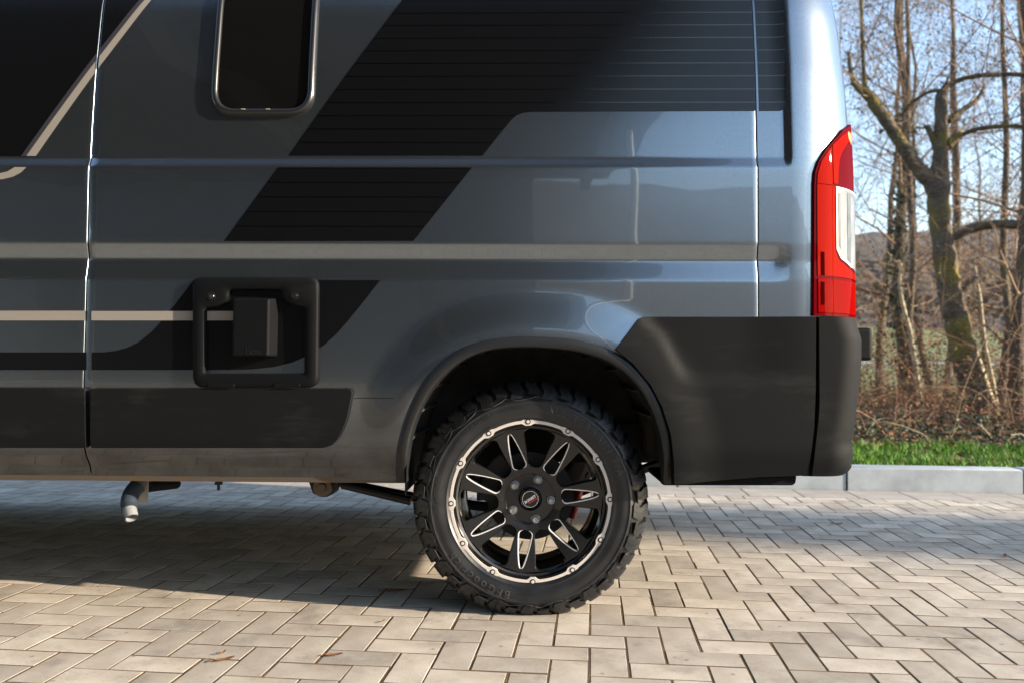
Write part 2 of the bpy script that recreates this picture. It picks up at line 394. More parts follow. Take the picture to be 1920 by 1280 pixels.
def kfr(u, v, z=0.0):                        # kerb frame (metres) -> world
    return np.array([KO[0] + u * EU[0] + v * EV[0], KO[1] + u * EU[1] + v * EV[1], z])
def ukfr(p): q = np.asarray(p)[:2] - KO; return q @ EU, q @ EV
def gz_at(u, v): return float(gheight(np.array(u), np.array(v)))

# joint bed
bed = []; NB = 60
x0, x1, y0, y1 = -90, 60, -260, V_KERB + .3
for u, v in ((x0, y0), (x1, y0), (x1, y1), (x0, y1)): p = pav(u, v); bed.append((p[0], p[1], -.0009))
paving = tag(mesh('paving', bed, [(0, 1, 2, 3)], M['joint'], smooth=False), kind='structure')
J = .0072
def brick_mesh(L, W):
    a, b, c = L / 2 - J / 2, W / 2 - J / 2, .0009; v = []
    for (px, py, z) in ((a, b, -.03), (a, b, -c), (a - c, b - c, 0)):
        v += [(-px, -py, z), (px, -py, z), (px, py, z), (-px, py, z)]
    f = [(8, 9, 10, 11)]
    for o in (0, 4):
        for k in range(4): f.append((o + k, o + (k + 1) % 4, o + 4 + (k + 1) % 4, o + 4 + k))
    return v, f
bv, bf = brick_mesh(.2, .1)
bme = bpy.data.meshes.new('paving_stone'); bme.from_pydata(bv, [], bf); bme.materials.append(M['brick']); bme.materials.append(M['joint'])
for p_ in bme.polygons: p_.material_index = 0 if p_.index in (0, 5, 6, 7, 8) else 1
cands = []
for j in range(-62, V_EDGE + 3):
    for k in range(-24, 24):
        for kind in 'HV':
            if kind == 'H': a = (j + 4 * k, j + 4 * k + 2, j, j + 1)
            else: a = (j + 4 * k + 2, j + 4 * k + 3, j - 1, j + 1)
            if a[2] >= V_EDGE: continue
            cut = a[3] > V_EDGE
            if cut: a = (a[0], a[1], a[2], V_EDGE)
            c = pav((a[0] + a[1]) / 2, (a[2] + a[3]) / 2)
            if not (-5.5 < c[0] < 6.5 and -3.5 < c[1]): continue
            area = 0
            dpt = c[1]
            if dpt > .6:
                pp = [proj((*pav(q, r), 0)) for q in a[:2] for r in a[2:]]
                xs_ = [min(max(q[0], 0), 1920) for q in pp]; ys_ = [min(max(q[1], 0), 1280) for q in pp]
                area = (max(xs_) - min(xs_)) * (max(ys_) - min(ys_))
                mx_, my_ = sum(xs_) / 4, sum(ys_) / 4
                if my_ < 912 or (abs(mx_ - 995) < 190 and my_ < 1120) or (mx_ < 760 and my_ < 930): area *= .2
            cands.append((area, kind, a, c, cut))
cands.sort(key=lambda t: -t[0])
rest = MB(); nsolo = 0
for area, kind, a, c, cut in cands:
    jx, jy, jz, jr = rs.normal(0, .0008), rs.normal(0, .0008), rs.uniform(-.0004, .0009), rs.normal(0, .004)
    rz = KROT + (math.pi / 2 if kind == 'V' else 0) + jr
    if not cut and nsolo < 296 and area > 0:
        o = bpy.data.objects.new('paving_stone', bme); link(o, paving); nsolo += 1
        o.location = (c[0] + jx, c[1] + jy, jz); o.rotation_euler = (rs.uniform(-.005, .005), rs.uniform(-.004, .004), rz)
    else:
        if cut:
            v, f = brick_mesh((a[1] - a[0]) * .1, (a[3] - a[2]) * .1); rz = KROT
        else: v, f = bv, bf
        cs, sn = math.cos(rz), math.sin(rz)
        rest.add([(c[0] + jx + q[0] * cs - q[1] * sn, c[1] + jy + q[0] * sn + q[1] * cs, q[2] + jz) for q in v], f)
o = rest.build('paving_stones', [M['brick'], M['joint']], paving, smooth=False)
o.data.polygons.foreach_set('material_index', np.where(np.isin(np.arange(len(o.data.polygons)) % 9, (0, 5, 6, 7, 8)), 0, 1)); tag(o, kind='stuff')
# course of larger slabs against the kerb
u0 = unpav(at_z(1584, 919))[0]; du = (unpav(at_z(1877, 922))[0] - u0) / 3
sv, sf = brick_mesh(du * .1, 3.0 * .1)
sme = bpy.data.meshes.new('edge_slab'); sme.from_pydata(sv, [], sf); sme.materials.append(M['slab'])
for k in range(-18, 12):
    c = pav(u0 + (k + .5) * du, V_EDGE + 1.5)
    o = bpy.data.objects.new('edge_slab', sme); link(o, paving); o.location = (c[0], c[1], rs.uniform(0, .001)); o.rotation_euler = (0, 0, KROT)
# yard beyond the detailed paving (only reflected in the paintwork)
yv = []
for u, v in ((-400, -300), (300, -300), (300, -56), (-400, -56)): p = pav(u, v); yv.append((p[0], p[1], -.002))
tag(mesh('forecourt', yv, [(0, 1, 2, 3)], M['slab'], smooth=False), kind='structure')
# kerb
kerb = tag(mesh('kerb', *(lambda b: (b.v, b.f))((lambda b: (b.box((-12, -.14, -.05), (14, -.02, .06)), b)[1])(MB())), M['joint'], smooth=False), kind='structure')
kerb.matrix_world = Matrix.Translation((KO[0], KO[1], 0)) @ Matrix.Rotation(KROT, 4, 'Z')
kj = ukfr(at_z(1587, 918))[0]; KL = 1.0
kl2 = ukfr(at_z(1909, 922))[0] - kj; KL = kl2
bm = bmesh.new(); bmesh.ops.create_cube(bm, size=1)
for q in bm.verts: q.co = Vector(((q.co.x) * (KL - .012), q.co.y * .155, (q.co.z + .5) * .23 - .08))
es = [e for e in bm.edges if all(v.co.z > .1 for v in e.verts)]
bmesh.ops.bevel(bm, geom=es, offset=.014, segments=3, affect='EDGES', profile=.5)
kme_o = bmobj('kerb_stone', bm, M['kerb'], kerb); kme = kme_o.data
first = True
for k in range(-9, 10):
    o = kme_o if first else link(bpy.data.objects.new('kerb_stone', kme), kerb); first = False
    o.location = (kj + (k + .5) * KL, -.078 + rs.normal(0, .002), rs.normal(0, .002)); o.rotation_euler = (0, 0, rs.normal(0, .002))

# ------------------------------------------------------------------ van: flank surface
zt = np.array([Z(905), Z(880), Z(860), Z(838), Z(720), Z(600), Z(460), Z(300), Z(225), Z(131), Z(0), 2.1, 2.3, 2.42])
yt = np.array([.052, .040, .018, .004, -.004, -.001, 0, 0, .006, .017, .045, .092, .150, .21])
zf = np.linspace(.3, 2.5, 1200); yf = np.interp(zf, zt, yt)
kern = np.hanning(61); kern /= kern.sum(); yf2 = np.convolve(np.pad(yf, 30, mode='edge'), kern, 'valid')
lowz = zf < Z(845); yf2[lowz] = yf[lowz]
def basep(z): return np.interp(z, zf, yf2)
XR0, XR1 = X(1473, 200), X(1485, 200)
def D0(px, py): p = at_y(px, py, YV); return np.array([p[0], p[2]])
arch_o = [(740.6, 905), (740.6, 882), (747, 832), (762, 779), (787, 726), (819, 686), (859, 657.5), (903, 640), (959, 632), (1012, 632), (1069, 636),
          (1115, 646.6), (1150, 659), (1184, 682), (1216, 720), (1237, 760), (1253, 810), (1260, 864), (1263, 908)]
arch_i = [(761, 905), (761, 879), (775, 807), (800, 748), (831, 707), (869, 676), (919, 657), (981, 652), (1044, 655), (1090, 662), (1137, 678),
          (1178, 707), (1209, 748), (1231, 801), (1242, 857), (1245, 910)]
AO = catmull([D0(*p) for p in arch_o], 6); AI = catmull([D0(*p) for p in arch_i], 7)
AOa = np.array(AO)
def surf(x, z):
    x = np.asarray(x, float); z = np.asarray(z, float)
    y = YV + basep(z)
    y = y + .010 * ramp((z - Z(313)) / (Z(295) - Z(313)), .1) * (1 - ramp((x - XR0) / (XR1 - XR0), .15))
    up_ = ramp((z - Z(525)) / (Z(488) - Z(525)), .08); dn = ramp((z - Z(487)) / (Z(457) - Z(487)), .08)
    y = y + .0120 * np.clip(up_ - dn, 0, 1) * (1 - ramp((x - X(1452)) / (X(1488) - X(1452)), .2))
    d = polydist(x, z, AOa)
    m = (z < Z(470)) 
    y = y - .017 * np.where(m, 1 - sst(d / .155), 0) * sst((Z(470) - z) / .05) * sst((x + .62) / .1)
    return y
def onflank(px, py):
    y = YV
    for _ in range(5):
        p = at_y(px, py, y); y = float(surf(p[0], p[2]))
    return np.array([p[0], p[2]])

def levels(lo, hi, step, dense):
    a = list(np.arange(lo, hi, step)) + [hi]
    for d0, d1, st in dense: a += list(np.arange(d0, d1, st))
    a = sorted(q for q in a if lo <= q <= hi); out = [a[0]]
    for q in a[1:]:
        if q - out[-1] > .0012: out.append(q)
    out[-1] = hi
    return np.array(out)
ZL = levels(Z(905), 2.30, .022, [(Z(330), Z(280), .0035), (Z(540), Z(440), .004), (Z(905), Z(835), .006), (Z(905), Z(540), .011)])
def flank_panel(name, xa, xb, parent, mask=None, ends=(True, True), zl=ZL):
    xl = levels(xa, xb, .03, [(max(xa, -.6), min(xb, .75), .012), (XR0 - .03, XR1 + .03, .004), (X(1440), X(1495), .005)])
    cols = [(x, 0.0) for x in xl]
    if ends[0]: cols = [(xa, .03), (xa, .0028), (xa + .0005, .0010), (xa + .0020, 0)] + [c for c in cols if c[0] > xa + .005]
    if ends[1]: cols = [c for c in cols if c[0] < xb - .005] + [(xb - .0020, 0), (xb - .0005, .0010), (xb, .0028), (xb, .03)]
    gx_, gz_ = np.meshgrid([c[0] for c in cols], zl, indexing='ij')
    gy_ = surf(gx_, gz_) + np.array([c[1] for c in cols])[:, None]
    n = len(zl); v = np.stack([gx_, gy_, gz_], -1).reshape(-1, 3)
    cx_ = (gx_[:-1, :-1] + gx_[1:, 1:]) / 2; cz_ = (gz_[:-1, :-1] + gz_[1:, 1:]) / 2
    keep = np.ones(cx_.shape, bool) if mask is None else ~mask(cx_, cz_)
    f = [(i * n + j, (i + 1) * n + j, (i + 1) * n + j + 1, i * n + j + 1) for i in range(len(cols) - 1) for j in range(n - 1) if keep[i, j]]
    return mesh(name, v, f, M['paint'], parent)

XS1, XS2 = X(165.5, 400), X(1421, 400)       # panel seams
XC, RC = .805, .26                            # rear corner: start and radius
VW = 2.02                                     # vehicle width
van = empty('camper_van', (0, 0, 0))
tag(van, 'dark blue-grey camper van with black graphics and chunky off-road tyre', 'camper van')
amid = [(a + b) / 2 for a, b in zip(catmull([D0(*p) for p in arch_o], 30)[::10], catmull([D0(*p) for p in arch_o], 30)[::10])]
amask = [np.array(p) for p in [D0(752, 1000)] + [D0(*q) for q in
        [(751, 880), (761, 805), (781, 750), (810, 706), (850, 675), (905, 651), (965, 642), (1040, 643), (1095, 652), (1143, 668), (1183, 694), (1215, 735), (1236, 790)]] + [D0(1236, 1000)]]
cmask = [D0(*p) for p in [(1183, 640), (1212, 610), (1460, 610), (1460, 1000), (1215, 1000)]]
side = flank_panel('side_panel', XS1 + .0018, XS2 - .0012, van, lambda x, z: inpoly(x, z, amask) | inpoly(x, z, cmask))
door = flank_panel('sliding_door', XS1 - 1.25, XS1 - .0018, van)
cabside = flank_panel('front_side_panel', -5.0, XS1 - 1.255, van)

# rear corner panel + rear face
def corner(s, z, off=0.0, y_side=None, xc=XC, rc=RC, lean=.5):
    """s: distance along the plan curve from x = xc (negative on the flank); wraps to the rear face"""
    s = np.asarray(s, float); z = np.asarray(z, float)
    q = rc * math.pi / 2
    ys = surf(np.minimum(xc + s, xc), z) if y_side is None else y_side(z)
    a = np.clip(s / rc, 0, math.pi / 2); r2 = rc + off
    x = np.where(s < 0, xc + s, xc + r2 * np.sin(a)); y = np.where(s < 0, ys - off, ys + rc - r2 * np.cos(a))
    y = y + np.maximum(s - q, 0)
    x = x - lean * basep(z) * np.sin(a)
    return x, y, z
sl = np.unique(np.concatenate([np.linspace(XS2 + .0012 - XC, 0, 40), np.linspace(0, RC * math.pi / 2, 28), np.linspace(RC * math.pi / 2, 1.25, 6)]))
zl2 = ZL[ZL > Z(600)]
cs_, cz_ = np.meshgrid(sl, zl2, indexing='ij')
cx, cy, cz = corner(cs_, cz_)
v = np.stack([cx, cy, cz], -1)
e0 = v[:1].copy(); e0[..., 1] += .02; e1 = v[:1].copy(); e1[..., 1] += .004; v[:1, :, 0] += .001
v = np.concatenate([e0, e1, v], 0); n = len(zl2)
f = [(i * n + j, (i + 1) * n + j, (i + 1) * n + j + 1, i * n + j + 1) for i in range(len(v) - 1) for j in range(n - 1)]
mesh('rear_corner_panel', v.reshape(-1, 3), f, M['paint'], van)

# roof, far flank, front and floor close the body
prof = [(surf(-3, 2.30), 2.30)] + [(YV + a, b) for a, b in ((.19, 2.37), (.26, 2.44), (.38, 2.49), (.6, 2.52), (1.01, 2.53))]
prof = prof + [(2 * YV + VW - a, b) for a, b in prof[::-1][1:]]
zz = np.linspace(2.28, Z(905), 24)
prof += [(YV + VW - float(basep(q)), q) for q in zz]
shell = MB(); xs_ = [-5.0, -4.2, -3, -1, .5, .80, .85, .90, .94, .98, 1.01, 1.03]
sh = [.0, 0, 0, 0, 0, 0, .0, 0.0]
vv = []
for x in xs_:
    ins = RC * (1 - math.sqrt(max(0, 1 - (max(x - XC, 0) / RC) ** 2))) + (.012 if x > .7 else 0)
    for y, q in prof:
        y = float(y); mid_ = YV + VW / 2; k_ = max(0.0, (abs(y - mid_) - ins)) if abs(y - mid_) > mid_ - YV - .45 else abs(y - mid_)
        vv.append((x, mid_ + math.copysign(k_, y - mid_), float(q)))
k = len(prof)
ff = [(i * k + j, i * k + j + 1, (i + 1) * k + j + 1, (i + 1) * k + j) for i in range(len(xs_) - 1) for j in range(k - 1)]
ff.append(tuple(range(k))); ff.append(tuple((len(xs_) - 1) * k + j for j in range(k))[::-1])
shell.add(vv, ff); shell.build('body_shell', M['paint'], van, sharp=40)
fl = MB(); fl.box((-5.0, YV + .12, .50), (-.62, YV + VW - .08, .56)); fl.box((-.62, YV + .62, .56), (.62, YV + VW - .62, .62))
fl.box((.55, YV + .12, .52), (1.0, YV + VW - .1, .58)); fl.box((-4.6, YV + .48, .42), (1.0, YV + .56, .56)); fl.box((-4.6, YV + VW - .56, .42), (1.0, YV + VW - .48, .56))
fl.box((-4.9, YV + .14, .41), (-.75, YV + .62, .50))
fl.box((-4.95, YV + .1, .22), (-4.7, YV + VW - .1, .56)); fl.box((-3.75, YV + .5, .24), (-3.62, YV + VW - .5, .5))  # low cross boxes added out of sight to block light under the van
fl.build('floor_pan_light_blocks', M['under'], van, smooth=False)
tk = MB(); tk.box((-3.6, YV + .62, .335), (-.62, YV + 1.2, .52)); bevel(tk.build('tank_light_block', M['under'], van, smooth=False), .03, 3)  # unseen tank-like box, added to deepen the shade under the van
tk = MB(); tk.box((-3.6, YV + 1.22, .242), (-.62, YV + 1.58, .52)); tk.box((-3.6, YV + 1.60, .18), (-.62, YV + 1.80, .52)); tk.box((-3.9, YV + 1.82, .145), (-.62, YV + VW - .03, .52)); bevel(tk.build('tank_light_block', M['under'], van, smooth=False), .03, 3)  # unseen stepped boxes, added to block light from the far side
tk = MB(); tk.box((.66, YV + .9, .30), (.95, YV + VW - .12, .52)); bevel(tk.build('carrier_light_block', M['under'], van, smooth=False), .03, 3)  # unseen carrier box hung low to block light from the rear
# sill underside lip
lp = MB(); xa, xb = -4.5, X(757, 905)
zl_, zh_ = Z(908), Z(886)
lp.box((xa, YV + .050, zl_ - .004), (xb, YV + .085, Z(893))); lp.build('sill_flange', M['steel'], van, smooth=False)

# ------------------------------------------------------------------ conforming sheets (decals, mouldings, cladding, lamp)
def conform(name, poly, fmap, cuta, cutb, m, parent, thick=.0012, skirt=0.0, bev=0, seg=3, sharp=35):
    bm = bmesh.new(); vs_ = [bm.verts.new((p[0], 0, p[1])) for p in poly]; bm.faces.new(vs_)
    P = np.array(poly); a0, b0 = P.min(0); a1, b1 = P.max(0)
    for c in cuta:
        if a0 + 1e-4 < c < a1 - 1e-4: bmesh.ops.bisect_plane(bm, geom=bm.verts[:] + bm.edges[:] + bm.faces[:], plane_co=(c, 0, 0), plane_no=(1, 0, 0))
    for c in cutb:
        if b0 + 1e-4 < c < b1 - 1e-4: bmesh.ops.bisect_plane(bm, geom=bm.verts[:] + bm.edges[:] + bm.faces[:], plane_co=(0, 0, c), plane_no=(0, 0, 1))
    if skirt:
        bd = [e for e in bm.edges if e.is_boundary]
        r = bmesh.ops.extrude_edge_only(bm, edges=bd)
        for g in r['geom']:
            if isinstance(g, bmesh.types.BMVert): g.co.y = 1
    bm.verts.ensure_lookup_table()
    A = np.array([q.co[:] for q in bm.verts])
    off = np.where(A[:, 1] > .5, thick - skirt, thick)
    x, y, z = fmap(A[:, 0], A[:, 2], off)
    for q, a, b, c in zip(bm.verts, x, y, z): q.co = (float(a), float(b), float(c))
    o = bmobj(name, bm, m, parent, sharp=sharp)
    # outward side faces the camera
    if bev: bevel(o, bev, seg)
    return o
def fflank(a, b, off): return a, surf(a, b) - off, b
XL = np.arange(-2.2, .9, .03)
def px(poly): return [onflank(*p) for p in poly]
film1 = film_mat('striped_black_film', Z(266.5), Z(0) / 1e9 + (Z(12) - Z(266.5)) / 10, X(1150, 190) - .80 * Z(190), .80)
film2 = film_mat('striped_black_film_low', Z(426.5), (Z(344) - Z(426.5)) / 3, 9, 0)
film3 = film_mat('plain_black_film', 0, 1, 9, 0, lw=0)
# upper graphic (runs on above the frame)
ztop = 2.25
def ext(px0, py0, px1, py1, z):              # extend an image line upwards to height z
    a, b = onflank(px0, py0), onflank(px1, py1); t = (z - a[1]) / (b[1] - a[1]); return a + t * (b - a)
cv = [onflank(*p) for p in ((905, 292), (935, 254), (958, 226), (968, 217), (980, 212), (995, 210))]
poly = [onflank(541, 292)] + cv + [onflank(1417, 208.5)] + [np.array([onflank(1417, 208.5)[0], ztop]), ext(541, 292, 755, 0, ztop)]
conform('decal', poly, fflank, XL, ZL, film1, side)
p0 = onflank(1423, 208.5)
rp = [p0, onflank(1462, 208.5), onflank(1470, 205), onflank(1473, 197), onflank(1470, 0), np.array([onflank(1470, 0)[0] - .02, ztop]), np.array([p0[0], ztop])]
corner_obj = van.children[-1]
def fcorner_flank(a, b, off): return a, surf(a, b) - off, b
conform('decal', rp, fflank, XL, ZL, film1, [c for c in van.children if c.name.startswith('rear_corner')][0])
conform('decal', px([(420, 452), (775, 452), (885, 314.5), (521, 314.5)]), fflank, XL, ZL, film2, side)
conform('decal', px([(363, 525.5), (713, 525.5), (686, 560), (652, 602), (630, 627), (606, 648), (580, 665), (548, 679), (515, 687), (470, 692), (400, 693), (172, 693),
                     (172, 660), (195, 660), (218, 657), (240, 651), (262, 640), (285, 622), (302, 603), (318, 584)]), fflank, XL, ZL, film3, side)
conform('decal_stripe', px([(172, 583.5), (520, 583.5), (520, 601), (172, 601)]), fflank, XL, ZL, M['beige'], side, thick=.0018)
conform('decal', px([(-250, 660), (161, 660), (161, 693), (-250, 693)]), fflank, XL, ZL, film3, door)
conform('decal_stripe', px([(-250, 583), (161, 583), (161, 601), (-250, 601)]), fflank, XL, ZL, M['beige'], door, thick=.0018)
# upper left graphic: black field, slate edge and beige line
def band(name, e0, e1, m, parent, thick, xlo, xhi):
    zlo = onflank(60, 293)[1]
    pl = [ext(*e0, zlo), ext(*e1, zlo), ext(*e1, ztop), ext(*e0, ztop)]
    # clip at the door seam
    out = []
    def clip(P, xcut, keep):
        res = []
        for i in range(len(P)):
            a, b = P[i], P[(i + 1) % len(P)]; ia, ib = keep(a[0]), keep(b[0])
            if ia: res.append(a)
            if ia != ib: t = (xcut - a[0]) / (b[0] - a[0]); res.append(a + t * (b - a))
        return res
    if xlo is not None: pl = clip(pl, xlo, lambda q: q > xlo)
    if pl and xhi is not None: pl = clip(pl, xhi, lambda q: q < xhi)
    if len(pl) > 2: conform(name, pl, fflank, XL, ZL, m, parent, thick=thick)
L0, L1, L2, L3 = (40, 293, 262, 0), (50, 293, 272, 0), (52, 293, 272, 0), (68, 293, 285, 0)
for par, lo, hi in ((door, None, XS1 - .005), (side, XS1 + .005, None)):
    band('decal', (-600, 293, -600, 0), L0, film3, par, .0012, lo, hi)
    band('decal', L0, L1, M['purple'], par, .0012, lo, hi)
    band('decal_stripe', L1, L3, M['beige'], par, .0016, lo, hi)
cu = [(50, 314), (40, 324), (25, 332), (5, 337), (-40, 337.5), (-40, 326), (0, 325.5), (15, 322), (28, 314)]
conform('decal_stripe', px(cu), fflank, XL, ZL, M['beige'], door, thick=.0016)

# side window
win = [onflank(*p) for p in ((396, 219), (590, 219))]
wx0, wx1 = win[0][0], win[1][0]; wz0 = win[0][1]; wz1 = wz0 + .86
def rrect(x0, x1, z0, z1, r):
    P = roundpoly([(x0, z0), (x1, z0), (x1, z1), (x0, z1)], r, 12); out = []
    for i in range(len(P)):
        a, b = P[i], P[(i + 1) % len(P)]; d = abs(b[1] - a[1]); n_ = 28 if d > .3 else 1
        out += [a + (b - a) * k / n_ for k in range(n_)]
    return out
loops = []
for ins, off in ((0, -.002), (.001, .010), (.006, .018), (.013, .020), (.019, .017), (.0215, .011), (.022, .006)):
    L = rrect(wx0 + ins, wx1 - ins, wz0 + ins, wz1 - ins, .082 - ins)
    loops.append([(p[0], float(surf(p[0], p[1])) - off, p[1]) for p in L])
n = len(loops[0]); v = [q for L in loops for q in L]
f = [(i * n + k, i * n + (k + 1) % n, (i + 1) * n + (k + 1) % n, (i + 1) * n + k) for i in range(len(loops) - 1) for k in range(n)]
wf = mesh('window', v, f, M['rubber_seal'], van)
gl = rrect(wx0 + .018, wx1 - .018, wz0 + .018, wz1 - .018, .07)
conform('pane', gl, fflank, [], np.arange(.5, 2.4, .02), M['glass'], wf, thick=.0085)
for qx in (460, 506):
    p = onflank(qx, 209); b = MB(); yy = float(surf(p[0], p[1])) - .0205
    b.box((p[0] - .006, yy - .001, p[1] - .0015), (p[0] + .006, yy + .004, p[1] + .0015)); b.build('drain_slot', M['galv'], wf, smooth=False)

# service hatch frame with notched opening
ho = roundpoly([onflank(*p) for p in ((366, 726), (598, 726), (600, 521), (365, 521))], [.035, .035, .03, .03], 8)
hi_ = roundpoly([onflank(*p) for p in ((388, 700), (573, 700), (573, 577), (552, 575), (533, 566), (530, 545), (433, 545), (431, 566), (414, 577), (389, 578))],
                [.008, .008, .012, .012, .02, .012, .012, .02, .012, .012], 6)
hc = onflank(482, 630)
def bypol(poly, a):
    P = np.array(poly) - hc; best = None; d = np.array([math.cos(a), math.sin(a)])
    for i in range(len(P)):
        p, q = P[i], P[(i + 1) % len(P)]; e = q - p; den = d[0] * e[1] - d[1] * e[0]
        if abs(den) < 1e-12: continue
        t = (p[0] * e[1] - p[1] * e[0]) / den; u = (p[0] * d[1] - p[1] * d[0]) / den
        if t > 0 and -1e-9 <= u <= 1 + 1e-9: best = t if best is None else max(best, t)
    return hc + d * best
N = 240; angs = [2 * math.pi * i / N for i in range(N)]
lo_ = [bypol(ho, a) for a in angs]; li_ = [bypol(hi_, a) for a in angs]
rings = []
for t, off in ((0, -.004), (0, .014), (.04, .0185), (.12, .021), (.5, .0225), (.88, .021), (.96, .0185), (1.0, .013), (1.0, -.004)):
    rings.append([((a * (1 - t) + b * t)[0], float(surf(*(a * (1 - t) + b * t))) - off, (a * (1 - t) + b * t)[1]) for a, b in zip(lo_, li_)])
v = [q for L in rings for q in L]
f = [(i * N + k, i * N + (k + 1) % N, (i + 1) * N + (k + 1) % N, (i + 1) * N + k) for i in range(len(rings) - 1) for k in range(N)]
hatch = mesh('service_hatch_frame', v, f, M['plastic2'], van, sharp=60)
for k, (qx, qy) in enumerate(((402, 557), (557, 556))):
    p = onflank(qx, qy); y = float(surf(*p)) - .022
    b = MB(); b.lathe([(.0001, -.002), (.007, -.002), (.0085, 0), (.0085, .004)], 24)
    o = b.build('screw', M['chrome'] if k == 0 else M['rubber_seal'], hatch); o.location = (p[0], y, p[1])
    b = MB(); b.lathe([(.0095, .002), (.0105, -.0015), (.0125, -.0015), (.013, .002)], 28); o2 = b.build('screw_ring', M['rubber_seal'], hatch); o2.location = (p[0], y, p[1])
for qx in (420, 542):
    p = onflank(qx, 721); y = float(surf(*p)) - .0235; b = MB(); b.box((p[0] - .04, y, p[1] - .007), (p[0] + .04, y + .01, p[1] + .006))
    bevel(b.build('hinge', M['plastic2'], hatch, smooth=False), .002, 2)
# vent box
a, c = onflank(444, 668), onflank(522, 559); y0 = float(surf(*a)) - .0
v = [(a[0], y0, a[1]), (c[0], y0, a[1]), (c[0], y0, c[1]), (a[0], y0, c[1]),
     (a[0] + .002, y0 - .046, a[1] + .000), (c[0] - .014, y0 - .046, a[1] + .000), (c[0] - .014, y0 - .046, c[1] - .007), (a[0] + .002, y0 - .046, c[1] - .007)]
# front edge of the underside bows a little
f = [(4, 5, 6, 7), (0, 1, 5, 4), (1, 2, 6, 5), (2, 3, 7, 6), (3, 0, 4, 7)]
vb = bevel(mesh('vent_box', v, f, M['plastic2'], van, smooth=False), .006, 3)
tv, tf = text_mesh('SOG', .018, .0006, .0002)
t0 = onflank(476, 664)
mesh('lettering', [(t0[0] + q[0], y0 - .0462 - q[2], t0[1] + q[1]) for q in tv], tf, M['rubber_seal'], vb, smooth=False)
b = MB(); b.box((t0[0] - .008, y0 - .047, t0[1] - .002), (t0[0] - .0065, y0 - .045, t0[1] + .02)); b.box((t0[0] - .008, y0 - .047, t0[1] - .002), (t0[0] - .002, y0 - .045, t0[1] - .0005))
b.build('lettering', M['rubber_seal'], vb, smooth=False)

# lower side mouldings
ml = roundpoly(px([(175, 727.5), (664, 728), (651, 790), (628, 838), (176, 838)]), [.006, .02, .03, .05, .006], 8)
conform('side_moulding', ml, fflank, XL, np.arange(.3, .9, .02), M['plastic'], van, thick=.017, skirt=.02, bev=.009, seg=4)
ml = roundpoly(px([(-560, 726), (164, 726.5), (167, 838), (-560, 837)]), [.006] * 4, 4)
conform('side_moulding', ml, fflank, XL, np.arange(.3, .9, .02), M['plastic'], van, thick=.017, skirt=.02, bev=.009, seg=4)

conform('swage_line', px([(664, 746.6), (738, 746.6), (738, 745), (664, 745)]), fflank, XL, [], M['dark'], side, thick=.0006)
# wheel arch trim: swept section along the arch
NA = 90
def resample(L, n):
    L = np.array(L); d = np.r_[0, np.cumsum(np.hypot(*np.diff(L, axis=0).T))]; t = np.linspace(0, d[-1], n)
    return np.stack([np.interp(t, d, L[:, 0]), np.interp(t, d, L[:, 1])], -1)
ao, ai = resample(AO, NA), resample(AI, NA)
rg = []
for t, off in ((-.02, -.006), (0.0, .006), (.10, .013), (.25, .016), (.8, .017), (.93, .015), (1.0, .009), (1.0, -.02), (1.0, -.06)):
    p = ao * (1 - t) + ai * t; yy = surf(ao[:, 0], ao[:, 1]) - off
    rg.append(np.stack([p[:, 0], np.minimum(yy, YV + .06), p[:, 1]], -1))
v = np.array(rg).reshape(-1, 3); f = [(i * NA + k, i * NA + k + 1, (i + 1) * NA + k + 1, (i + 1) * NA + k) for i in range(len(rg) - 1) for k in range(NA - 1)]
mesh('wheel_arch_trim', v, f, M['trim'], van, sharp=50)
# liner
lin = MB(); pts = [np.array([q[0], q[1]]) for q in ai]
cen = np.array([.06, .40]); rows = []
pts2 = [p for p in pts if p[1] > .46]
pts2 = [np.array([pts2[0][0], .37])] + pts2 + [np.array([pts2[-1][0], .46])]
for sc_, y in ((1.0, YV - .0), (1.03, YV + .05), (1.03, YV + .50), (.2, YV + .505)):
    rows.append([(cen[0] + (p[0] - cen[0]) * sc_, y, cen[1] + (p[1] - cen[1]) * sc_ if (p[1] > .47 or sc_ < 1) and p[1] > .4 else p[1]) for p in pts2])
k = len(pts2); lin.add([q for r_ in rows for q in r_], [(i * k + j, i * k + j + 1, (i + 1) * k + j + 1, (i + 1) * k + j) for i in range(3) for j in range(k - 1)])
for q in range(6, k - 6, 6):
    p = pts2[q]; d = p - cen; d = d / np.linalg.norm(d); tn = np.array([-d[1], d[0]]) * .004
    pa = cen + (p - cen) * 1.03; pb = pa - d * .012
    c4 = [pa - tn, pa + tn, pb + tn, pb - tn]
    vv = [(c_[0], YV + .05, c_[1]) for c_ in c4] + [(c_[0], YV + .50, c_[1]) for c_ in c4]
    lin.add(vv, [(0, 1, 2, 3), (4, 7, 6, 5), (0, 4, 5, 1), (1, 5, 6, 2), (2, 6, 7, 3), (3, 7, 4, 0)])
lin.build('wheel_arch_liner', M['liner'], van, smooth=False)

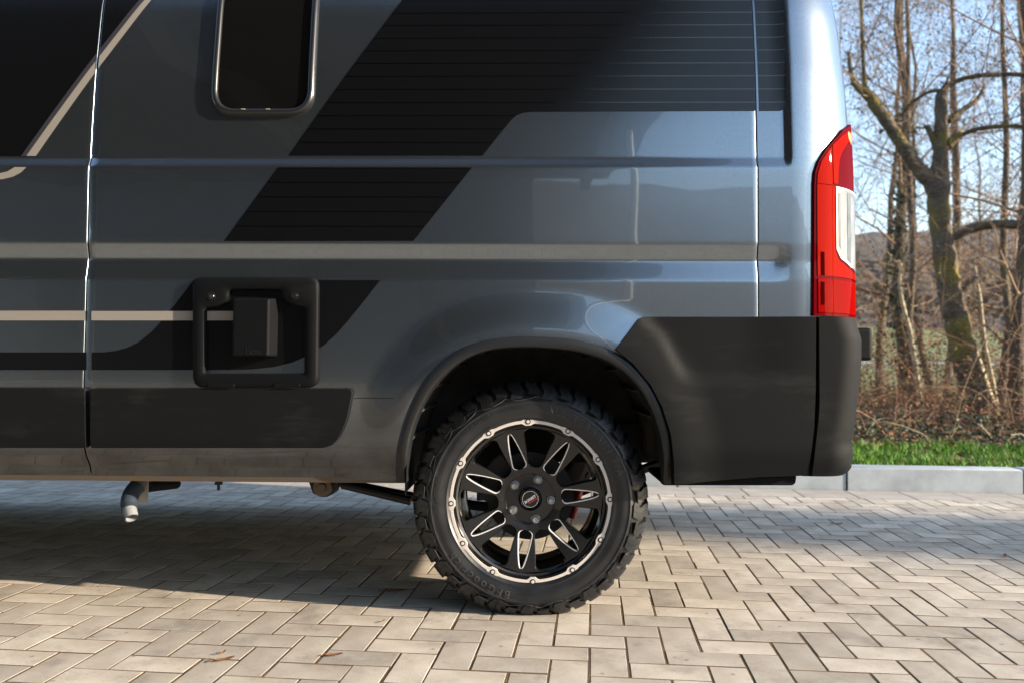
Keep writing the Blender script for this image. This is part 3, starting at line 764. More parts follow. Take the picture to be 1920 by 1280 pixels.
# black quarter cladding behind the wheel
cre = np.array(catmull([D0(*p) for p in ((1196, 598), (1235, 640), (1262, 690), (1280, 710), (1310, 717), (1400, 718), (1500, 715))], 6))
def fclad(a, b, off):
    a = np.asarray(a, float); b = np.asarray(b, float)
    d = polydist(a, b, cre)
    # upper/right side of the crease is set back
    up_side = inpoly(a, b, list(cre) + [D0(1600, 715), D0(1600, 500), D0(1196, 500)])
    sd_ = np.where(up_side, d, -d)
    fade = 1 - sst((a - X(1380)) / (X(1520) - X(1380)))
    st = .016 * ramp(sd_ / .022, .22) * (.25 + .75 * fade)
    bow = .018 * sst((Z(830) - b) / (Z(830) - Z(905)) )
    fl_ = -.017 * (1 - sst(polydist(a, b, AOa) / .155)) * sst((Z(470) - b) / .05)
    return a, YV - .025 + st + bow + fl_ - off, b
clad = [D0(*p) for p in ((1152, 655), (1196, 598), (1206, 594.5), (1525.5, 594.5), (1525, 700), (1521, 800), (1514, 862), (1509, 890), (1420, 893), (1300, 903), (1262, 906))]
clad += [D0(*p) for p in arch_o[::-1] if p[0] > 1155 and p[1] < 906]
conform('quarter_cladding', clad, fclad, np.arange(.2, 1, .014), np.arange(.3, 1, .014), M['plastic'], van, thick=.0, skirt=.03, bev=.004, seg=3)
lowp = roundpoly([D0(*p) for p in ((1246, 911), (1380, 911), (1496, 911), (1498, 893), (1246, 900))], [.005, .005, .02, .005, .005], 5)
conform('cladding_lip', lowp, lambda a, b, o_: (a, np.full_like(a, YV + .02) - o_, b), [], [], M['plastic2'], van, thick=0, skirt=.3, bev=.004)

# rear bumper wraps the corner
bt = [(597, 1603), (613, 1608), (637, 1615.5), (679, 1615), (738, 1609.5), (797, 1602), (832, 1596), (842, 1599.5), (877, 1598), (884, 1593), (889, 1586)]
RB = .095; ysb = YV - .012
zb = []; xe = []
for qy, qx in bt:
    p = at_y(qx, qy, ysb + .604 * RB); zb.append(p[2]); xe.append(p[0] + .082 * RB)
zb = np.array(zb); xe = np.array(xe)
zq = np.linspace(zb.min(), zb.max(), 46); xq = np.interp(zq, zb[::-1], xe[::-1])
rowsb = []
for z_, xe_ in zip(zq, xq):
    r_ = []; xs0 = X(1532, 700) - .0; low = sst((.50 - z_) / .1) * .02
    xs0 -= .020 * sst((Z(740) - z_) / (Z(740) - Z(890)))
    xc_ = xe_ - RB
    r_.append((xs0, ysb + .04 + low, z_)); r_.append((xs0, ysb + .004 + low, z_))
    for t in np.linspace(0, 1, 6)[0:]: r_.append((xs0 + .003 + (xc_ - xs0 - .003) * t, ysb + low, z_))
    for a in np.linspace(0, math.pi / 2, 22)[1:]: r_.append((xc_ + RB * math.sin(a), ysb + low + RB * (1 - math.cos(a)), z_))
    r_.append((xe_, YV + 1.2, z_)); r_.append((xe_, YV + VW - .1, z_)); r_.append((xe_ - .2, YV + VW + .0, z_))
    rowsb.append(r_)
topc = [(q[0] * .985 + .0, q[1] + .03, q[2] + .004) for q in rowsb[-1]]
botc = [(q[0] * .9, q[1] + .06, q[2] - .002) for q in rowsb[0]]
rowsb = [botc] + rowsb + [topc, [(q[0] - .12, q[1] + .15, q[2]) for q in topc]]
k = len(rowsb[0])
bump = mesh('rear_bumper', [q for r_ in rowsb for q in r_], [(i * k + j, i * k + j + 1, (i + 1) * k + j + 1, (i + 1) * k + j) for i in range(len(rowsb) - 1) for j in range(k - 1)], M['plastic'], van, sharp=45)
sp = [at_y(q, r_, YV + .5) for q, r_ in ((1618, 617), (1633, 676))]
b = MB(); xb0 = max(xe) - .02; xb1 = at_y(1632, 650, YV + .32)[0]
zs = [at_y(1625, q, YV + .4)[2] for q in (676, 617)]
b.box((xb0, YV + .30, zs[0]), (xb1, YV + VW - .30, zs[1])); bevel(b.build('step_pad', M['plastic2'], bump, smooth=False), .012, 4)
# shut gap shadow strip between cladding and bumper
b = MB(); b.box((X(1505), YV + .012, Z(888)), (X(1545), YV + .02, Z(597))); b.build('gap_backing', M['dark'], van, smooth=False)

# tail lamp on the rear corner
def px2s(qx, qy, off=.006):
    ss = np.linspace(-.06, RC * math.pi / 2 + .0, 700); zv = Z(qy)
    for _ in range(4):
        x_, y_, z_ = corner(ss, np.full_like(ss, zv), off)
        q = np.stack([x_, y_, z_], -1) - CAM; c = q @ fw
        u_ = 960 + F * (q @ rt) / c
        im = int(np.argmax(u_)); i = int(np.argmin(np.abs(u_[:im + 1] - qx)))
        vpx = 640 - F * (q[i] @ up) / c[i]
        zv += (vpx - qy) * (2.5 / F)
    return np.array([ss[i], zv])
SE = RC * math.pi / 2 + .015
def lz(qy): return px2s(1575, qy)[1]
def flamp(a, b, off): return corner(a, b, off)
ca = np.arange(-.08, .45, .012); cb = np.arange(.9, 1.6, .02)
lam_out = [px2s(*p) for p in ((1524.4, 592), (1525.2, 480), (1525.6, 345), (1527.5, 323), (1534, 303), (1547, 282), (1562, 264), (1579, 244))]
ztp = lz(222)
lam_out = lam_out + [np.array([SE - .12, ztp + .01]), np.array([SE, ztp + .045]), np.array([SE, lam_out[0][1]])]
lamp = conform('tail_lamp', lam_out[::-1], flamp, ca, cb, M['darkred'], van, thick=.010, skirt=.02, bev=.004)
def lens(name, pts, m, th): return conform(name, pts, flamp, ca, cb, m, lamp, thick=th, skirt=.004, bev=.0012, seg=2)
zd1, zd2, zbt = lz(350), lz(523), lz(590)
L = lambda qx, qy: px2s(qx, qy)
sl0 = L(1529, 460)[0]; slm = L(1558.5, 330)[0]; slw = L(1564, 400)[0]
lens('red_lens', [np.array([sl0 + .004, zd1 - .002]), L(1531, 326), L(1538, 303), L(1549, 286), L(1557, 275), np.array([slm, zd1 - .002])], M['orange'], .0125)
lens('orange_lens', [np.array([slm + .003, zd1 + .003]), np.array([slm + .003, lz(277)]), L(1575, 256), L(1588, 246), np.array([SE - .13, lz(240)]), np.array([SE - .16, lz(258)]), L(1586, 268), L(1576, 285), L(1571, 300), L(1569, 320), np.array([L(1568, 340)[0], zd1 + .003])], M['orange'], .0125)
lens('amber_lens', [L(1586, 247.5), np.array([SE - .15, lz(241)]), np.array([SE - .17, lz(264)]), L(1587, 260)], M['amber'], .0132)
lens('brake_lens', [np.array([sl0 + .003, zd2 + .004]), np.array([sl0 + .003, zd1 - .004]), np.array([slw - .003, zd1 - .004]), np.array([slw - .003, lz(470)]), L(1570, 489), L(1590, 507), np.array([SE - .1, lz(516)]), np.array([SE - .02, zd2 + .004])], M['orange'], .0125)
lens('clear_lens', [np.array([slw, lz(470)]), np.array([slw, zd1 - .004]), np.array([SE - .02, zd1 - .004]), np.array([SE - .02, lz(510)]), L(1593, 503), L(1573, 485)], M['clear'], .0128)
lens('clear_lens_rib', [np.array([slw + .012, lz(462)]), np.array([slw + .012, lz(364)]), np.array([slw + .022, lz(364)]), np.array([slw + .022, lz(468)])], M['clear2'], .0137)
lens('clear_lens_rib', [np.array([slw + .060, lz(486)]), np.array([slw + .060, lz(360)]), np.array([slw + .085, lz(360)]), np.array([slw + .085, lz(492)])], M['clear2'], .0137)
lens('clear_lens_border', [np.array([slw + .001, lz(470)]), np.array([slw + .001, zd1 - .005]), np.array([slw + .0055, zd1 - .005]), np.array([slw + .0055, lz(469)])], M['white'], .0139)
lens('clear_lens_border', [np.array([slw + .0055, zd1 - .005]), np.array([SE - .03, zd1 - .005]), np.array([SE - .03, zd1 - .010]), np.array([slw + .0055, zd1 - .010])][::-1], M['white'], .0139)
lens('clear_lens_border', [np.array([slw + .001, lz(470)]), np.array([slw + .0065, lz(469)]), L(1575, 482), L(1592, 498), L(1592, 503), L(1573, 486)], M['white'], .0139)
lens('reflector_lens', [np.array([sl0 + .003, zbt + .002]), np.array([sl0 + .003, zd2 - .004]), np.array([SE - .03, zd2 - .004]), np.array([SE - .03, zbt + .002])], M['red'], .0125)
for a_, b_ in ((473, 517), (529, 572)):
    q0, q1 = L(1536.5, b_), L(1543, a_)
    lens('lamp_slot', [np.array([q0[0], q0[1]]), np.array([q0[0], q1[1]]), np.array([q1[0], q1[1]]), np.array([q1[0], q0[1]])], M['slot'], .0137)

# ------------------------------------------------------------------ wheel
WC = at_y(994.4, 938.5, YV + .055)            # centre of the ring face
HC = WC[2]
wheel = empty('wheel', (WC[0], WC[1], WC[2]), van)
def side_y(r):                                # outer sidewall of the tyre, local y
    return np.interp(r, [.236, .246, .262, .285, .306, .326, .342, .354], [.006, -.004, -.012, -.017, -.015, -.005, .008, .024])
TW = .235
tp = [(.225, .012), (.236, .006)] + [(r, float(side_y(r))) for r in np.linspace(.244, .345, 22)] + [(.354, .024), (.357, .04), (.357, TW - .04), (.354, TW - .02), (.342, TW - .004), (.306, TW + .018), (.262, TW + .01), (.236, TW - .006), (.22, TW - .02)]
for i_, (r_, y_) in enumerate(tp):           # two moulded ribs
    if abs(r_ - .309) < .0026 or abs(r_ - .2585) < .0026: tp[i_] = (r_, y_ - .0026)
ty = MB(); ty.lathe(tp, 160)
NL = 42
def lug(th0, path, wl, wr, depth=.013):
    """block along path [(r, y, shift)], angular edges th0 + wl .. th0 + wr (fractions of the pitch)"""
    pit = 2 * math.pi / NL; top, bot = [], []
    for i, (r, y, shf, nr, ny, tk) in enumerate(path):
        for sgn in (wl, wr):
            a = th0 + (sgn + shf) * pit
            top.append((r * math.sin(a), y, r * math.cos(a)))
            r2, y2 = r - nr * tk, y - ny * tk
            bot.append((r2 * math.sin(a), y2, r2 * math.cos(a)))
    n_ = len(path); vv = top + bot; o_ = 2 * n_; ff = []
    for i in range(n_ - 1):
        a, b_, c, d = 2 * i, 2 * i + 1, 2 * i + 3, 2 * i + 2
        ff += [(a, b_, c, d), (a, d, o_ + d, o_ + a), (b_, o_ + b_, o_ + c, c)]
    ff += [(0, o_, o_ + 1, 1), (2 * n_ - 2, 2 * n_ - 1, o_ + 2 * n_ - 1, o_ + 2 * n_ - 2)]
    ty.add(vv, ff)
for i in range(NL):
    th = 2 * math.pi * i / NL; long_ = i % 2
    e1 = .318 if long_ else .329
    pth = [(.3705, .085, -.20, 1, 0, .014), (.3705, .060, .02, 1, 0, .014), (.369, .038, .0, 1, -.1, .014), (.3635, .021, .0, .8, -.5, .014), (.353, .007, .03, .6, -.7, .014),
           (.342, -.002, .20, .45, -.8, .012), (.332, -.009, .16, .4, -.9, .010), (e1, -.0165, .02, .35, -.9, .006)]
    w_ = .38 if long_ else .33
    lug(th, pth, -w_, -.008, .014); lug(th, pth, .008, w_, .014)
    pti = [(.3705, TW - .085, .2, 1, 0, .014), (.369, TW - .04, 0, 1, 0, .014), (.357, TW - .008, 0, .6, .6, .014), (.335, TW + .008, .1, .5, .8, .01)]
    lug(th + .07, pti, -.34, .34)
    for yc in (.108, .128):
        lug(th + (.02 if yc < .12 else .09), [(.3705, yc - .009, -.1, 1, 0, .013), (.3705, yc + .006, .15, 1, 0, .013)], -.33, .33)
    # small relief marks between the lugs
    a0 = th + .5 * 2 * math.pi / NL
    rr = .316
    ty.add([((rr + dr) * math.sin(a0 + da), float(side_y(rr + dr)) - .0012, (rr + dr) * math.cos(a0 + da)) for dr, da in ((0, -.008), (0, .008), (.006, .011), (.006, -.004))], [(0, 1, 2, 3)])
tva = np.array(ty.v)
gl_ = -HC + .0005
dz = np.minimum(tva[:, 2] - gl_, 0)
bul = np.clip((-tva[:, 2] - .20) / .15, 0, 1) * np.clip(1 - np.abs(tva[:, 0]) / .2, 0, 1)
tva[:, 1] += np.where(tva[:, 1] < .03, -.007, 0) * bul
tva[:, 2] = np.maximum(tva[:, 2], gl_ + np.clip((.3705 - np.hypot(tva[:, 0], tva[:, 2])) * .3, 0, .006))
tyre = mesh('tyre', tva, ty.f, M['tyre'], wheel, sharp=28)
# wavy rib
rb = MB(); pp = []
for i in range(NL // 2):
    for fr, rr in ((0, .3235), (.16, .3185), (.34, .3135), (.5, .3115), (.66, .3145), (.84, .3175), (.93, .3205)):
        a = 2 * math.pi * (i + fr) / (NL // 2) + .05; pp.append((rr * math.sin(a), float(side_y(rr)) - .0012, rr * math.cos(a)))
pp.append(pp[0]); pp = [(p[0], p[1] - .007 * max(0, min(1, (-p[2] - .20) / .15)) * max(0, 1 - abs(p[0]) / .2), p[2]) for p in pp]
rb.tube(pp, .0019, 5); rb.build('sidewall_rib', M['letter'], wheel)
def ring_text(body, size, r0, phi0, m=M['letter'], bold=.0, sp_=1.0, flip=False):
    tv_, tf_ = text_mesh(body, size, .0008, bold, spacing=sp_)
    vv = []
    for q in tv_:
        ph = R(phi0) + q[0] / (r0 + size * .35); r = r0 + q[1]
        x_, z_ = r * math.sin(ph), r * math.cos(ph)
        y_ = float(side_y(r)) - .0010 - q[2] - .007 * max(0, min(1, (-z_ - .20) / .15)) * max(0, 1 - abs(x_) / .2)
        vv.append((x_, y_, z_))
    mesh('sidewall_lettering', vv, tf_, m, wheel, smooth=False)
ring_text('ALL-TERRAIN T/A', .033, .2785, 10, bold=.0004, sp_=1.28)
ring_text('BFGoodrich', .034, .2785, 192, bold=.0004, sp_=1.38)
ring_text('Baja Champion', .019, .290, 262, sp_=1.05)
ring_text('LT255/55R18 109/105R', .0135, .291, 308, sp_=1.05)
# rim barrel and flange
rm = MB()
rm.lathe([(.246, .02), (.262, .010), (.2635, .003), (.262, -.003), (.247, -.005), (.236, -.003), (.2315, .004), (.2305, .014), (.2285, .016), (.2275, .028), (.2205, .034), (.2195, .05), (.212, .065), (.210, .20), (.235, .232)], 128)
rim = rm.build('rim_barrel', M['barrel'], wheel, sharp=30)
# lobed ring
NRg = 360; rr_ = []
def lobe(d):
    m_ = abs((d + 15) % 30 - 15); return 1.0 if m_ < 2.0 else max(0.0, 1 - (m_ - 2.0) / 2.6)
for ro in range(5):
    row = []
    for i in range(NRg):
        d = i * 360 / NRg - 2.0; lb = lobe(i * 360 / NRg); a = R(d)
        Ro, Ri = .2495 + .0088 * lb, .2392 - .0068 * lb
        r, y = ((Ro, .002), (Ro, -.0055), (Ro - .0012, -.0068), (Ri + .0008, -.0068), (Ri, .002))[ro]
        row.append((r * math.sin(a), y, r * math.cos(a)))
    rr_.append(row)
v = [q for r_ in rr_ for q in r_]
f = [(i * NRg + k, i * NRg + (k + 1) % NRg, (i + 1) * NRg + (k + 1) % NRg, (i + 1) * NRg + k) for i in range(4) for k in range(NRg)]
mesh('lobed_ring', v, f, M['ring'], wheel, sharp=30)
for i in range(12):
    a = R(i * 30 - 2.0); b = MB(); b.lathe([(.0050, -.0076), (.0084, -.0076), (.0084, -.005)], 24); b.lathe([(.0001, -.0084), (.0046, -.0084), (.0053, -.0070)], 24)
    if i == 0:
        rb0 = b.build('ring_bolt', [M['dark'], M['ring']], wheel); 
        for p_ in rb0.data.polygons:
            if max(math.hypot(rb0.data.vertices[q].co.x, rb0.data.vertices[q].co.z) for q in p_.vertices) < .00535: p_.material_index = 1
        o = rb0
    else: o = link(bpy.data.objects.new('ring_bolt', rb0.data), wheel)
    o.location = (.2452 * math.sin(a), 0, .2452 * math.cos(a))
# spokes
SP0, NS = 84.8, 7
def spoke_y(r): return .016 + .024 * (1 - (r - .08) / (.226 - .08)) ** 1.2 if r < .226 else .016
rsamp = np.concatenate([np.linspace(.078, .118, 16), np.linspace(.121, .226, 34)])
def half_outer(r):                           # half width of the spoke (metres) at radius r
    ang = R(15.2 - 3.0 * (r - .10) / .12)
    if r < .117: ang = R(15.2) + (R(25.72) - R(15.2)) * (1 - math.sqrt(max(0, 1 - ((.117 - r) / .0175) ** 2)) if r > .0995 else 1)
    if r > .206: ang = ang + (R(25.72) - ang) * (1 - math.sqrt(max(0, 1 - ((r - .206) / .0205) ** 2)))
    return min(ang, R(25.72))
def half_slot(r):
    a, b_ = .098, .2135
    if r <= a or r >= b_: return 0.0
    t = (r - a) / (b_ - a)
    w_ = .0205 * (1 - t) ** .62 * min(1.0, math.sqrt(max(0, 1 - (1 - min(t / .16, 1)) ** 2)))
    return w_ + .0022 * math.sin(math.pi * t) ** .3
sm, se = MB(), MB()
for side_ in (-1, 1):
    rows_, erow = [], []
    for r in rsamp:
        ho_ = half_outer(r); hs = half_slot(r); y = spoke_y(r)
        aw = ho_; asl = math.asin(min(1, hs / r)) if hs > 0 else 0
        mw = .0016 / r if hs > 0 else 0
        full = ho_ > R(25.5)
        seq = [(aw, y + .035), (aw, y + .003) if not full else (aw, y), (aw - (.0025 / r if not full else 0), y), (asl + mw + .0004, y - .0003), (asl + mw * .2, y + .0018 if hs > 0 else y - .0003), (asl, y + .004 if hs > 0 else y), (asl, y + .03 if hs > 0 else y)]
        rows_.append([(r * math.sin(side_ * a), yy, r * math.cos(side_ * a)) for a, yy in seq])
        if hs > 0: erow.append([((r * math.sin(side_ * a)), yy, r * math.cos(side_ * a)) for a, yy in ((asl + mw * 2.0, y - .0008), (asl + .6 * mw, y - .0008), (asl - .5 * mw, y + .003))])
    k = 7; vv = [q for r_ in rows_ for q in r_]
    sm.add(vv, [(i * k + j, i * k + j + 1, (i + 1) * k + j + 1, (i + 1) * k + j) for i in range(len(rows_) - 1) for j in range(k - 1)])
    k = 3; vv = [q for r_ in erow for q in r_]
    se.add(vv, [(i * k + j, i * k + j + 1, (i + 1) * k + j + 1, (i + 1) * k + j) for i in range(len(erow) - 1) for j in range(k - 1)])
sp0 = sm.build('spoke', M['rim'], wheel, sharp=32); ed0 = se.build('milled_edge', M['milled'], wheel, sharp=60)
for k in range(NS):
    a = R(SP0 + k * 360 / NS)
    o = sp0 if k == 0 else link(bpy.data.objects.new('spoke', sp0.data), wheel); o.rotation_euler = (0, a, 0)
    o = ed0 if k == 0 else link(bpy.data.objects.new('milled_edge', ed0.data), wheel); o.rotation_euler = (0, a, 0)
# hub
hb = MB(); hb.lathe([(.0805, .070), (.0805, .040), (.0795, .0385), (.0775, .043), (.0755, .0455), (.045, .0455), (.0375, .044), (.036, .042), (.0335, .050), (.0001, .052)], 72)
hb.build('hub_face', M['rim'], wheel, sharp=30)
for k in range(5):
    a = R(21.5 + 72 * k); b = MB()
    b.lathe([(.0135, .010), (.0135, .0), (.0118, -.002), (.0100, -.002)], 24); b.lathe([(.0095, -.001), (.0095, -.010), (.0085, -.0125), (.0066, -.0125), (.0058, -.0105), (.0001, -.0105)], 6)
    b.lathe([(.0165, .0035), (.015, .0005), (.0140, .0035)], 24)
    if k == 0: lb0 = b.build('wheel_bolt', M['bolt'], wheel, sharp=30); o = lb0
    else: o = link(bpy.data.objects.new('wheel_bolt', lb0.data), wheel)
    o.location = (.0655 * math.sin(a), .042, .0655 * math.cos(a)); o.rotation_euler = (0, a * 1.7, 0)
cp = MB(); cp.lathe([(.0325, .052), (.0325, .040), (.0305, .0375), (.0285, .0385), (.0270, .0368), (.0001, .0362)], 48); cp.build('centre_cap', M['barrel'], wheel, sharp=30)
b = MB(); b.lathe([(.0242, .0362), (.0245, .0357), (.0254, .0357), (.0257, .0362)], 48); b.build('cap_ring', M['white'], wheel)
def cap_text(body, size, dx, dy, m, bold):
    tv_, tf_ = text_mesh(body, size, .0002, bold, 'CENTER', 1.0); c_, s_ = math.cos(R(33)), math.sin(R(33))
    vv = [((q[0] + dx) * c_ - (q[1] + dy) * s_, .0353 - q[2], (q[0] + dx) * s_ + (q[1] + dy) * c_) for q in tv_]
    mesh('cap_lettering', vv, tf_, m, wheel, smooth=False)
cap_text('BORBET', .0112, 0, -.0036, M['white'], .0004)
b = MB(); c_, s_ = math.cos(R(33)), math.sin(R(33))
q = [(-.012, -.0105), (.020, -.0105), (.020, -.0062), (-.012, -.0062)]
b.add([(x_ * c_ - z_ * s_, .0354, x_ * s_ + z_ * c_) for x_, z_ in q], [(0, 1, 2, 3)]); b.build('cap_stripe', M['redprint'], wheel, smooth=False)
# brake disc, caliper and axle behind the spokes
b = MB(); b.lathe([(.05, .085), (.085, .085), (.09, .105), (.140, .105), (.140, .125), (.06, .125), (.06, .26)], 64); b.build('brake_disc', M['under'], wheel, sharp=30)
b = MB(); b.lathe([(.100, .085), (.168, .085), (.172, .095), (.172, .15), (.100, .15), (.100, .085)], 14, R(-95), R(-35), closed=False); bevel(b.build('brake_caliper', M['under'], wheel, smooth=False), .006, 2)
ax = MB(); ax.tube([(WC[0] + .0, WC[1] + .2, HC), (WC[0], WC[1] + VW - .4, HC)], .042, 16); ax.build('rear_axle', M['under'], van)
for yy in (WC[1] + .36, YV + VW - .42):
    b = MB(); pts = [(WC[0] - .88, yy, .40), (WC[0] - .6, yy, .335), (WC[0] - .3, yy, .285), (WC[0], yy, .27), (WC[0] + .3, yy, .37), (WC[0] + .72, yy, .52)]
    pts = [at for at in pts]
    vv = []
    for p in catmull(pts, 6): vv += [(p[0], yy - .035, p[2] - .011), (p[0], yy + .035, p[2] - .011), (p[0], yy + .035, p[2] + .011), (p[0], yy - .035, p[2] + .011)]
    n_ = len(vv) // 4; ff = [(i * 4 + k, i * 4 + (k + 1) % 4, i * 4 + 4 + (k + 1) % 4, i * 4 + 4 + k) for i in range(n_ - 1) for k in range(4)] + [(0, 1, 2, 3), tuple(n_ * 4 - 1 - k for k in range(4))]
    b.add(vv, ff); b.build('leaf_spring', M['under'], van, smooth=False)
b = MB(); b.tube([(WC[0] + .145, WC[1] + .30, .24), (WC[0] + .175, WC[1] + .32, .345)], .014, 12); b.build('damper', mat('red_damper', (.25, .03, .03), rough=.4), van)
# the other wheels
def copy_wheel(loc, flip):
    e = empty('wheel', loc, van)
    if flip: e.rotation_euler = (0, 0, math.pi)
    for c in wheel.children:
        o = c.copy(); col.objects.link(o); o.parent = e
copy_wheel((WC[0], 2 * YV + VW - WC[1], HC), True)
copy_wheel((WC[0] - 4.035, WC[1], HC), False)
copy_wheel((WC[0] - 4.035, 2 * YV + VW - WC[1], HC), True)

# bits under the sill
def up_(px_, py_, y): return at_y(px_, py_, y)
yb = YV + .13
p1 = [up_(257, 911, yb + .02), up_(248, 922, yb), up_(243, 935, yb - .02), up_(242, 945, yb - .035), up_(243, 955, yb - .05)]
b = MB(); b.tube(catmull(p1, 5), [.0255] * 16 + [.0235] * 5, 28); drain = b.build('waste_pipe', M['pvc2'], van)
b = MB(); b.tube([up_(242.5, 951, yb - .045), up_(247, 970, yb - .065)], .0200, 28, cap=False); b.tube([up_(242.5, 951, yb - .045), up_(247, 970, yb - .065)], .0172, 28, cap=False)
pr = up_(247, 970, yb - .065); b.build('pipe_end', M['pvc'], drain)
a, c = up_(241, 905, yb + .03), up_(276, 943, yb + .03)
bevel(conform('pipe_bracket', roundpoly([(a[0], a[2] + .01), (c[0], a[2] + .01), (c[0], c[2]), (c[0] - .03, c[2])], [0, 0, .008, .0], 5), lambda q, r_, o_: (q, np.full_like(q, yb + .035) - o_, r_), [], [], M['galv'], van, thick=0, skirt=.003), .0005, 1)
b = MB(); b.tube([up_(276, 912, yb + .05), up_(330, 906, yb + .3)], .018, 10); b.build('cross_tube', M['under'], van)
pe = up_(607, 911, YV + .20)
b = MB(); b.lathe([(.0001, -.03), (.012, -.03), (.014, -.02), (.030, -.02), (.033, -.012), (.033, .03), (.0001, .03)], 28); o = b.build('spring_bush', M['steel'], van); o.location = tuple(pe)
hp = [(pe[0] - .055, pe[2] + .03), (pe[0] - .035, pe[2] - .022), (pe[0] - .012, pe[2] - .034), (pe[0] + .012, pe[2] - .034), (pe[0] + .035, pe[2] - .022), (pe[0] + .055, pe[2] + .03)]
conform('spring_hanger', hp, lambda q, r_, o_: (q, np.full_like(q, pe[1] - .004) - o_, r_), [], [], M['under'], van, thick=0, skirt=.06, bev=.002)
b = MB(); b.tube([(pe[0] + .05, pe[1] + .04, pe[2] - .0), up_(770, 938, YV + .24)], [.013, .015], 10); b.build('spring_leaf_end', M['under'], van)
b = MB(); q = up_(410, 905, YV + .12); b.tube([q, (q[0], q[1], q[2] - .022)], .005, 10); b.tube([(q[0], q[1], q[2] + .004), (q[0], q[1], q[2] - .004)], .012, 12); b.build('floor_bolt', M['under'], van)


# ------------------------------------------------------------------ trees and undergrowth
def bark_mat(name, a, b, moss, mossamt):
    m = mat(name, a, rough=.9, vscale=7, col2=b, bump=1.0, bscale=34, bdist=.05)
    n = m.node_tree.nodes; l = m.node_tree.links; bs = n['Principled BSDF']; src = bs.inputs['Base Color'].links[0].from_socket
    tc = n.new('ShaderNodeTexCoord'); nz = n.new('ShaderNodeTexNoise'); nz.inputs['Scale'].default_value = 1.7; nz.inputs['Detail'].default_value = 6
    l.new(tc.outputs['Object'], nz.inputs['Vector'])
    mr = n.new('ShaderNodeMapRange'); mr.inputs[1].default_value = .49; mr.inputs[2].default_value = .62; mr.inputs[4].default_value = mossamt; l.new(nz.outputs['Fac'], mr.inputs[0])
    mx = n.new('ShaderNodeMix'); mx.data_type = 'RGBA'; l.new(mr.outputs[0], mx.inputs[0]); l.new(src, mx.inputs[6]); mx.inputs[7].default_value = (*moss, 1)
    l.new(mx.outputs[2], bs.inputs['Base Color']); return m
def leafy_mat(name, cols, rough=.7, trans=.0):
    m = mat(name, cols[0], rough=rough, spec=.2); n = m.node_tree.nodes; l = m.node_tree.links; b = n['Principled BSDF']
    g = n.new('ShaderNodeNewGeometry'); cr = n.new('ShaderNodeValToRGB'); cr.color_ramp.interpolation = 'LINEAR'
    while len(cr.color_ramp.elements) < len(cols): cr.color_ramp.elements.new(.5)
    for i, (e, c) in enumerate(zip(cr.color_ramp.elements, cols)): e.position = i / max(1, len(cols) - 1); e.color = (*c, 1)
    l.new(g.outputs['Random Per Island'], cr.inputs[0]); l.new(cr.outputs[0], b.inputs['Base Color'])
    return m
M['bark'] = bark_mat('mossy_bark', (.085, .062, .042), (.15, .115, .08), (.20, .155, .025), .85)
M['bark2'] = bark_mat('brown_bark', (.085, .062, .045), (.14, .105, .075), (.13, .11, .03), .5)
M['twig'] = mat('twig', (.23, .15, .092), rough=.85, var=.25, vscale=4)
M['cone'] = mat('alder_cone', (.045, .03, .022), rough=.9)
M['pale'] = mat('pale_stem', (.40, .33, .21), rough=.8, var=.25, vscale=9)
M['ivy'] = leafy_mat('ivy_leaves', [(.012, .028, .010), (.03, .06, .02), (.02, .045, .018)], .4)
M['bramble'] = leafy_mat('bramble_stems', [(.17, .075, .04), (.25, .14, .08), (.12, .055, .03), (.30, .22, .13)], .8)
M['deadleaf'] = leafy_mat('dead_leaves', [(.15, .06, .025), (.22, .09, .04), (.11, .055, .025), (.17, .12, .05), (.05, .05, .018)], .8)
M['grass'] = leafy_mat('grass', [(.065, .19, .006), (.105, .25, .008), (.05, .14, .008), (.075, .20, .008), (.11, .19, .02), (.13, .12, .05)], .55)
M['undergreen'] = leafy_mat('low_green_leaves', [(.025, .05, .018), (.05, .085, .03), (.035, .07, .045), (.10, .09, .05)], .5)

def unit(v): return v / (np.linalg.norm(v) + 1e-9)
def grow(mb, cones, p, d, L, r, lvl, rng, spread=.9, upward=.12, kids=(9, 6), nseg=4, sides=3):
    pts = [p]; rad = [r]; dd = d.copy()
    for i in range(nseg):
        dd = unit(dd + rng.normal(0, .16, 3) + np.array([0, 0, upward])); p = p + dd * L / nseg; pts.append(p); rad.append(max(r * (1 - .8 * (i + 1) / nseg), .0016))
    mb.tube(pts, rad, sides, cap=False)
    if lvl <= 0:
        if cones is not None and rng.rand() < .55:
            for q in range(rng.randint(1, 4)):
                c = pts[-1 - (q % 2)] + rng.normal(0, .02, 3); s_ = .007 + .004 * rng.rand()
                cones.add([c + (s_, 0, 0), c - (s_, 0, 0), c + (0, s_, 0), c - (0, s_, 0), c + (0, 0, s_ * 1.5), c - (0, 0, s_ * 1.5)],
                          [(0, 2, 4), (2, 1, 4), (1, 3, 4), (3, 0, 4), (2, 0, 5), (1, 2, 5), (3, 1, 5), (0, 3, 5)])
        return
    for k in range(kids[0]):
        t = .2 + .8 * (k + rng.rand()) / kids[0]; i = min(int(t * nseg), nseg - 1); fr = t * nseg - i
        q = pts[i] * (1 - fr) + pts[i + 1] * fr; ax = unit(pts[i + 1] - pts[i])
        side = unit(np.cross(ax, rng.normal(0, 1, 3))); nd = unit(ax * (1 - spread * .45) + side * spread * .8)
        grow(mb, cones, q, nd, L * (.52 - .22 * t) * (.7 + .6 * rng.rand()), max(rad[i] * .45, .002), lvl - 1, rng, spread, upward, kids[1:] + kids[-1:], 3, 3)

